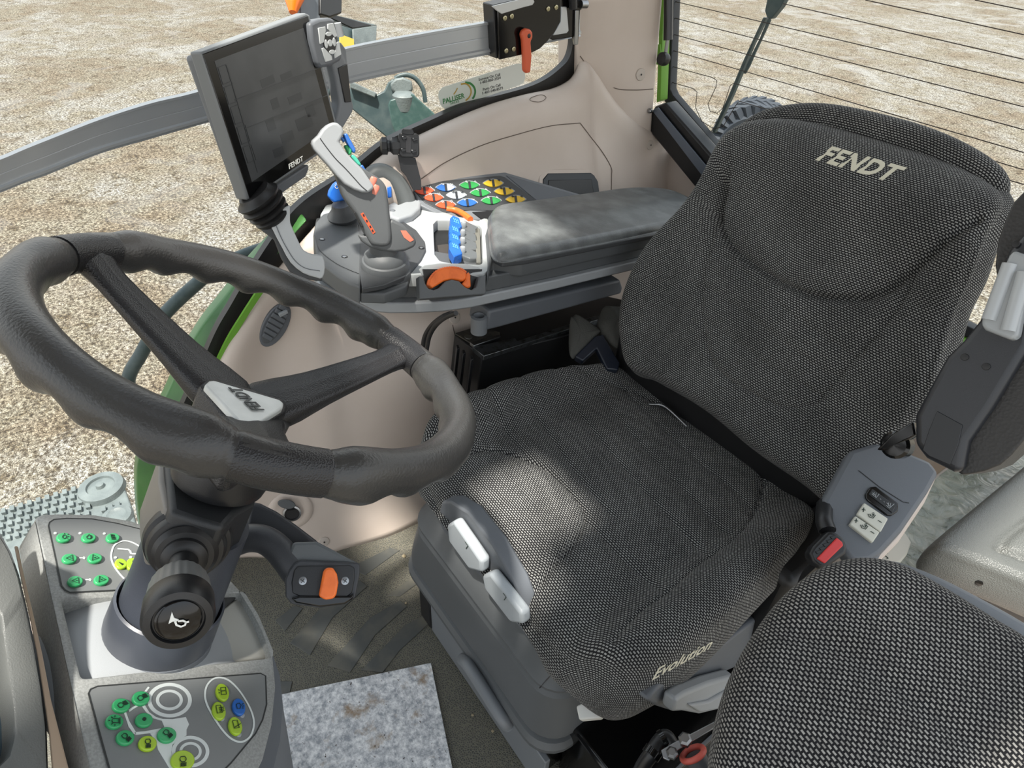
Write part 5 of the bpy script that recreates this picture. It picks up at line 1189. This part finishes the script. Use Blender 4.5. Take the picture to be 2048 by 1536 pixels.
k_=key(A6,1540,840,105,92,keylime,'lime key',.1); slab('arrow',DF,[A6(1538,790),A6(1568,852),A6(1535,858)],.0006,iconm,k_,h=.0056,bevel=0)
key(A6,1560,1075,98,62,keylime,'lime key',0)
strokes('airflow_symbol',DF,[([DF.px(*A6(x,y),.0015) for x,y in [(1300,612),(1350,615),(1470,625),(1500,650),(1510,685),(1540,692),(1640,698)]],False)],.0024,wl_,dc_,h=.0015)
for x,y in ((745,758),(840,1100)): strokes('print_mark',DF,[([DF.px(*A6(x-45,y),.0015),DF.px(*A6(x+45,y),.0015)],False),([DF.px(*A6(x+25,y-18),.0015),DF.px(*A6(x+25,y+18),.0015)],False)],.0018,wl_,dc_,h=.0015)
for x,y in ((322,362),(712,362),(1095,368),(1270,745),(1510,740),(1742,740)): disc('key_lamp',DF.P(*A6(x,y),.002),DF.N,.0018,wl_,dc_,th=.001,seg=10)
# ================================================================ INSTRUMENT HOOD
ih=thing('instrument_hood','dark grey instrument housing with recessed display beside key console','instrument panel',(.56,.30,.3))
IF=Fr(D(40,1330,.80),(-.25,-.62,.74),(0,1,0))
ho=[(-60,1050),(-20,1058),(0,1066),(22,1105),(38,1150),(55,1220),(70,1290),(84,1370),(93,1450),(96,1536),(90,1620),(-60,1700),(-160,1600),(-180,1200)]
ringplate('hood_frame',IF,ho,[(-100,1150),(-20,1190),(2,1230),(14,1330),(28,1420),(30,1470),(20,1510),(-10,1540),(-100,1560),(-130,1300)],(-50,1360),.06,M('hood_grey2',(96,98,96),.42,bump=(700,.35,.001)),ih,h=.004)
slab('display',IF,[(-110,1140),(0,1180),(26,1300),(40,1500),(-100,1580),(-150,1300)],.01,M('display_dark',(60,74,82),.15),ih,h=-.022,bevel=0)
slab('hood_base',IF,ho,.25,dark,ih,h=-.058,bevel=0)
tanm=M('tan_trim',(168,148,128),.45)
ts=loft('trim_tan',[[IF.P(x,y,-.012),IF.P(x+w_,y,-.014),IF.P(x+w_,y,-.05),IF.P(x,y,-.05)] for x,y,w_ in [(28,1092,8),(40,1150,8),(58,1230,9),(74,1310,11),(88,1400,14),(98,1470,22),(104,1540,34),(108,1620,44)]],tanm,None,bevel=.002); ts.name='trim_6'; tagk(ts,'structure')
# ================================================================ RAIL AND CLAMP
ra=thing('mounting_rail','curved brushed aluminium rail across side window with black clamp and orange lever','rail',X(500,180,1.27))
tp=[(-80,345),(0,318),(50,297),(100,277),(200,238),(300,206),(380,187),(480,158),(580,130),(700,95),(850,66),(1000,40),(1100,22),(1160,10)]
bt_=[(-80,412),(0,384),(50,364),(100,346),(200,306),(300,277),(380,254),(480,226),(580,197),(700,166),(850,134),(1000,104),(1100,84),(1160,72)]
xs_=[1.14,1.155,1.165,1.175,1.20,1.225,1.24,1.26,1.28,1.30,1.32,1.335,1.345,1.35]
T_=cr([X(*p,x) for p,x in zip(tp,xs_)],5); B_=cr([X(*p,x) for p,x in zip(bt_,xs_)],5)
rg=[]
for t,b in zip(T_,B_):
    d=(b-t); o=Vector((.012,0,0)); i=Vector((-.003,0,0))
    rg.append([t+o,t+i,t+i+d*.07,t+d*.09,t+d*.44,t+d*.46+Vector((.0006,0,0)),t+d*.48,t+d*.80,t+i*1.6+d*.84,t+i*1.6+d*.92,t+d*.94,b+i,b+o])
loft('rail_profile',rg,alu,ra,angle=20)
rc=ra
C4=lambda x,y:(860+x*.3418,y*.3418)
VF=Fr(X(1050,50,1.315),(-1,-.0,.0))
slab('clamp_plate',VF,[C4(*p) for p in [(395,30),(600,-10),(770,-10),(764,130),(730,190),(690,240),(645,285),(600,308),(408,350),(400,200)]],.008,gloss,rc,h=.016,bevel=.002)
slab('clamp_block',VF,[C4(*p) for p in [(368,30),(620,-30),(620,240),(390,345),(383,300)]],.040,black,rc,h=.008,bevel=.002)
FFc=Fr(X(990,60,1.32),(-.75,.66,0))
slab('silver_side',FFc,[C4(*p) for p in [(366,38),(392,60),(420,80),(428,200),(408,352),(396,340),(384,240),(376,130)]],.004,lgrey,rc,h=.006,bevel=.001)
ZF=Fr(PL(1030,12,(0,0,Y(1030,10,-.98).z),(0,0,1)),(-.05,0,1),(0,1,0))
slab('silver_cap',VF,[C4(*p) for p in [(366,38),(600,-20),(612,12),(600,30),(540,45),(420,82),(392,62)]],.006,M('cap_silver',(196,198,196),.35),rc,h=.020,bevel=.001)
for x,y in ((477,95),(437,106),(690,52),(737,43),(445,297),(489,287)):
    c=VF.P(*C4(x,y),.0165); b=lathe('cap_screw',c,VF.N,[(.0052,0),(.0052,.0015),(.0045,.002),(.0025,.002),(.0022,.0008),(.0001,.0008)],M('brass_screw',(176,170,140),.3,.8) if x==477 else bpy.data.materials['brass_screw'],rc,seg=16)
olm=M('clamp_orange',(206,92,58),.42)
lv_=slab('clamp_lever',VF,[C4(*p) for p in [(536,205),(545,180),(565,168),(590,172),(602,192),(603,220),(592,245),(598,330),(590,425),(565,432),(552,415),(550,330),(545,240)]],.012,olm,rc,h=.032,bevel=.004,seg=4)
disc('lever_bolt',VF.P(*C4(580,210),.032),VF.N,.0048,black,lv_,th=.001,seg=16)
br=ra
slab('end_plate',VF,[C4(*p) for p in [(765,-20),(920,-20),(915,40),(880,60),(868,262),(850,265),(838,218),(720,235),(700,225),(760,130)]],.008,gloss,br,h=-.006,bevel=.002)
slab('rail_end',VF,[C4(*p) for p in [(770,40),(800,40),(812,180),(800,195),(720,208),(735,180),(765,130)]],.01,alu,br,h=-.001,bevel=.001)
tube('knuckle_bolt',[VF.P(*C4(835,-10),.006),VF.P(*C4(838,50),.006)],.010,black,br,seg=16); tube('steel_pin',[VF.P(*C4(880,25),.002),VF.P(*C4(915,25),.002)],.009,steel,br,seg=18)
slab('steel_edge',VF,[C4(*p) for p in [(852,60),(872,60),(866,262),(846,264)]],.006,steel,br,h=.0,bevel=.001)
# ================================================================ WINDOW STICKER
SFk=Fr(X(965,170,1.405),(-1,.06,0))
stk=slab('window_sticker',SFk,[C4(*p) for p in [(48,560),(52,535),(75,510),(115,498),(500,375),(530,372),(550,388),(558,450),(548,485),(520,500),(115,640),(90,640),(62,615)]],.0008,M('sticker_white',(206,208,200),.5),None,bevel=0)
tag(stk,'white rounded dealer sticker with green lettering on the side window glass','sticker')
grn=M('sticker_green',(46,120,60),.5); gld=M('sticker_gold',(176,140,54),.5); tx=M('sticker_text',(54,56,56),.5)
def stx(s,a,b,size,mat,bold=0.004,wid=None,shear=0):
    fn,L=textfr(SFk,*C4(*a),*C4(*b),.0004); o=text('lettering',s,size,fn,mat,stk,ext=.0004,bold=bold,sx=1,shear=shear)
    xs=[v.co for v in o.data.vertices]; A=SFk.P(*C4(*a)); Bv=(SFk.P(*C4(*b))-A).normalized()
    ww=max(v.dot(Bv) for v in xs)-min(v.dot(Bv) for v in xs)
    mid=(max(v.dot(Bv) for v in xs)+min(v.dot(Bv) for v in xs))/2
    k=L/ww
    for v in o.data.vertices: v.co=v.co+Bv*((v.co.dot(Bv)-mid)*(k-1))
stx('PALLISER',(75,596),(200,560),.0165,grn,.02); stx('SALES',(118,606),(170,592),.0075,grn,.0)
stx('Service On Call',(285,467),(410,436),.0088,tx); stx('1-403-860-2554',(292,486),(412,455),.0088,tx)
stx('Parts On Call',(310,525),(412,497),.0088,tx); stx('1-403-548-8573',(306,547),(425,515),.0088,tx)
def arc(pts,w,mat): 
    strokes('logo_arc',SFk,[([SFk.px(*C4(*p)) for p in pts],False)],w,mat,stk,h=.0004,th=.0003,smoothn=5)
arc([(205,482),(235,488),(256,508),(264,535),(258,562),(248,578)],.0050,grn); arc([(180,492),(210,490),(232,508),(240,540),(228,570),(208,588)],.0036,gld); arc([(138,552),(150,535),(160,515)],.0026,gld)
# ================================================================ OUTSIDE
hr_=tube('grab_rail',cr([X(x,y,1.55) for x,y in [(600,470),(560,486),(500,506),(440,532),(402,560),(335,622),(306,665),(280,712),(262,742),(257,768),(268,794),(310,802)]],8),.016,darksteel,None,seg=16)
tag(hr_,'bent dark grey grab rail outside the side window above the gravel','grab rail')
stp=thing('ribbed_step','grey ribbed metal step plate outside below the side window','step',Z(100,1060,-.45))
XFs=Fr(Z(150,1020,-.40),(0,0,1),(0,1,0))
slab('step_plate',XFs,[(-80,1040),(0,1021),(120,985),(236,952),(243,960),(262,1010),(275,1060),(200,1120),(-60,1180)],.03,galv,stp,h=0,bevel=.006,seg=3)
lugs=[]
for i in range(11):
    for j in range(7):
        x=8+i*17.5-j*2+ (j%2)*0; y=1026-i*5.4+j*14.5
        if x>190 or x<-30 or y>1085: continue
        lugs.append((x,y))
pl_=[]
for x,y in lugs+[(208,1022),(222,1018),(236,1013),(214,1040)]:
    q=[XFs.P(a,b,0) for a,b in ((x-4,y-4),(x+5,y-6),(x+6,y+3),(x-3,y+5))]; pl_.append(prismd(q,Vector((0,0,.012))))
v,f=join(pl_); o=mk('step_lugs',v,f,galv,stp,smooth=False)
lathe('round_boss',XFs.P(205,980,0),(0,0,1),[(.075,0),(.07,.02),(.045,.024),(.042,.016),(.015,.018),(.012,.03),(.0001,.032)],galv,stp,seg=32)
lathe('round_boss',XFs.P(235,1035,0),(0,0,1),[(.05,0),(.045,.012),(.03,.016),(.02,.01),(.0001,.012)],galv,stp,seg=28)
# marker light bracket far top
lb=thing('marker_light_bracket','outside bracket with orange marker light, dark post and open grey box','light bracket',D(680,120,2.7))
OF=facing(670,60,2.6); OF=Fr(OF.O,Vector((-.8,-.45,.4)))
tube('amber_lens',[OF.P(590,-60,0),OF.P(588,-10,0),OF.P(586,25,0)],[.035,.035,.012],amber,lb,seg=20)
slab('post',OF,[(600,-60),(643,-60),(641,60),(601,60)],.05,mgrey2,lb,h=-.01,bevel=.004)
slab('black_panel',OF,[(641,-60),(686,-60),(684,26),(660,34),(641,28)],.04,blackm,lb,h=0,bevel=.004)
bxf=[(640,32),(708,58),(754,50),(752,88),(708,108),(700,104)]
OB=Fr(OF.O,(0,0,1),(0,1,0))
slab('box_front',OF,[(680,50),(706,58),(708,110),(690,112)],.03,darksteel,lb,h=-.01,bevel=.002)
slab('box_side',OF,[(706,58),(754,51),(752,90),(708,110)],.006,galv,lb,h=.004,bevel=.002)
slab('box_rim',OF,[(640,30),(655,26),(756,50),(706,60)],.02,galv,lb,h=-.06,bevel=.002)
slab('box_inside',OF,[(655,32),(668,30),(744,50),(706,56)],.01,blackm,lb,h=-.055,bevel=.001)
slab('yellow_plate',OF,[(680,68),(708,78),(709,97),(690,100),(680,90)],.004,yellowm,lb,h=.010,bevel=.001)
# pivot bracket outside
pv=thing('mirror_pivot','dark green steel pivot bracket with hose, outside below the rail','pivot bracket',D(800,250,2.2))
VP=facing(800,210,2.2)
slab('gusset_plate',VP,[(700,172),(725,180),(752,190),(768,182),(776,165),(788,156),(800,200),(802,285),(780,280),(700,215)],.03,darksteel,pv,h=0,bevel=.004)
slab('gusset_flange',VP,[(700,162),(706,164),(753,186),(750,196),(700,176)],.06,galv,pv,h=.02,bevel=.003)
slab('front_plate',VP,[(776,210),(780,200),(822,187),(828,190),(870,228),(885,240),(880,280),(800,290),(784,250)],.02,M('green_steel',(52,78,74),.4,mott=(60,(70,92,88),.45,.7)),pv,h=.05,bevel=.004,seg=3)
lathe('pivot_boss',VP.P(807,190,.03),(0,0,1),[(.034,-.04),(.034,0),(.025,.008),(.012,.009),(.0001,.009)],galv,pv,seg=28)
slab('boss_block',VP,[(780,168),(790,157),(806,154),(824,162),(826,182),(800,192),(784,182)],.07,galv,pv,h=.02,bevel=.006)
tube('hose',cr([VP.P(x,y,0) for x,y in [(790,158),(800,152),(815,150),(832,158),(846,178),(851,205)]],6),.007,darksteel,pv,seg=12)
# arm behind rail, left of the pivot
o=slab('outside_arm',VP,[(540,165),(660,150),(665,160),(660,190),(652,195),(655,170),(545,185)],.03,darksteel,pv,h=-.06,bevel=.004)
# wiper
wi=thing('rear_wiper','dark rear wiper arm and blade outside the rear window','wiper',Y(1430,260,-1.68))
WF=Fr((0,-1.64,0),(0,1,0))
W8=lambda x,y:(1300+x*.3652,y*.3652)
slab('wiper_arm',WF,[W8(*p) for p in [(650,-120),(780,-120),(735,0),(715,40),(662,105),(640,98),(628,60),(640,0)]],.02,darksteel,wi,h=.01,bevel=.002)
slab('wiper_blade',WF,[W8(*p) for p in [(618,95),(634,98),(560,250),(520,350),(450,520),(352,728),(340,730),(342,712),(430,520),(510,330)]],.014,darksteel,wi,h=.0,bevel=.002)
slab('blade_frame',WF,[W8(*p) for p in [(645,100),(660,108),(575,290),(545,360),(520,405),(510,400),(530,350),(600,210)]],.006,darksteel,wi,h=.012,bevel=.001)
# wheel of a machine behind
ty=thing('implement_wheel','lugged dark tyre with pale hub on the gravel behind the cab','wheel',Z(1500,345,GZ))
tc_=D(1500,285,6.5); tax=Vector((.55,-.80,.0)).normalized()
TF=facing(1500,285,6.5)
trad=60/FP*6.5
lathe('tyre',tc_,tax,[(trad*.5,-.16),(trad*.85,-.19),(trad,-.12),(trad*1.02,0),(trad,.12),(trad*.85,.19),(trad*.5,.16),(trad*.45,.05),(.0001,.05)],tyrem,ty,seg=60)
pl_=[]
u_,v_,n_=basis(tax)
for k in range(28):
    a=2*math.pi*k/28
    for s in (-1,1):
        aa=a+(.11 if s>0 else 0); c=tc_+(u_*math.cos(aa)+v_*math.sin(aa))*trad*1.0+tax*(s*.09); rd=(u_*math.cos(aa)+v_*math.sin(aa)); tg=tax.cross(rd)
        d1=(tax*s*.8+tg*.6).normalized(); pl_.append(boxd(c,.20,.05,.09,(d1,rd.cross(d1).normalized(),rd)))
v,f=join(pl_); mk('tread_lugs',v,f,tyrem,ty,smooth=False)
lathe('pale_hub',TF.P(1490,300,.35),(CAM-tc_),[(.10,-.2),(.10,0),(.06,.05),(.0001,.05)],M('pale_hub',(170,176,170),.5),ty,seg=20,sx=.7,sy=1.5)
fd=prism('green_bodywork',[D(x,y,2.6) for x,y in [(1436,296),(1452,304),(1480,322),(1500,330),(1560,400),(1480,420)]],(0,0,-1.3),M('pale_green_paint',(120,164,120),.35),None,bevel=.02)
tag(fd,'pale green bodywork corner outside the rear window beyond the black channel','bodywork')
fd2=slab('grey_lever',facing(1915,620,2.2),[(1885,632),(1910,612),(1928,600),(1932,606),(1930,620),(1900,634)],.05,darksteel,None,h=0,bevel=.006)
tag(fd2,'short grey metal bar end outside, between backrest and raised armrest','metal bar')
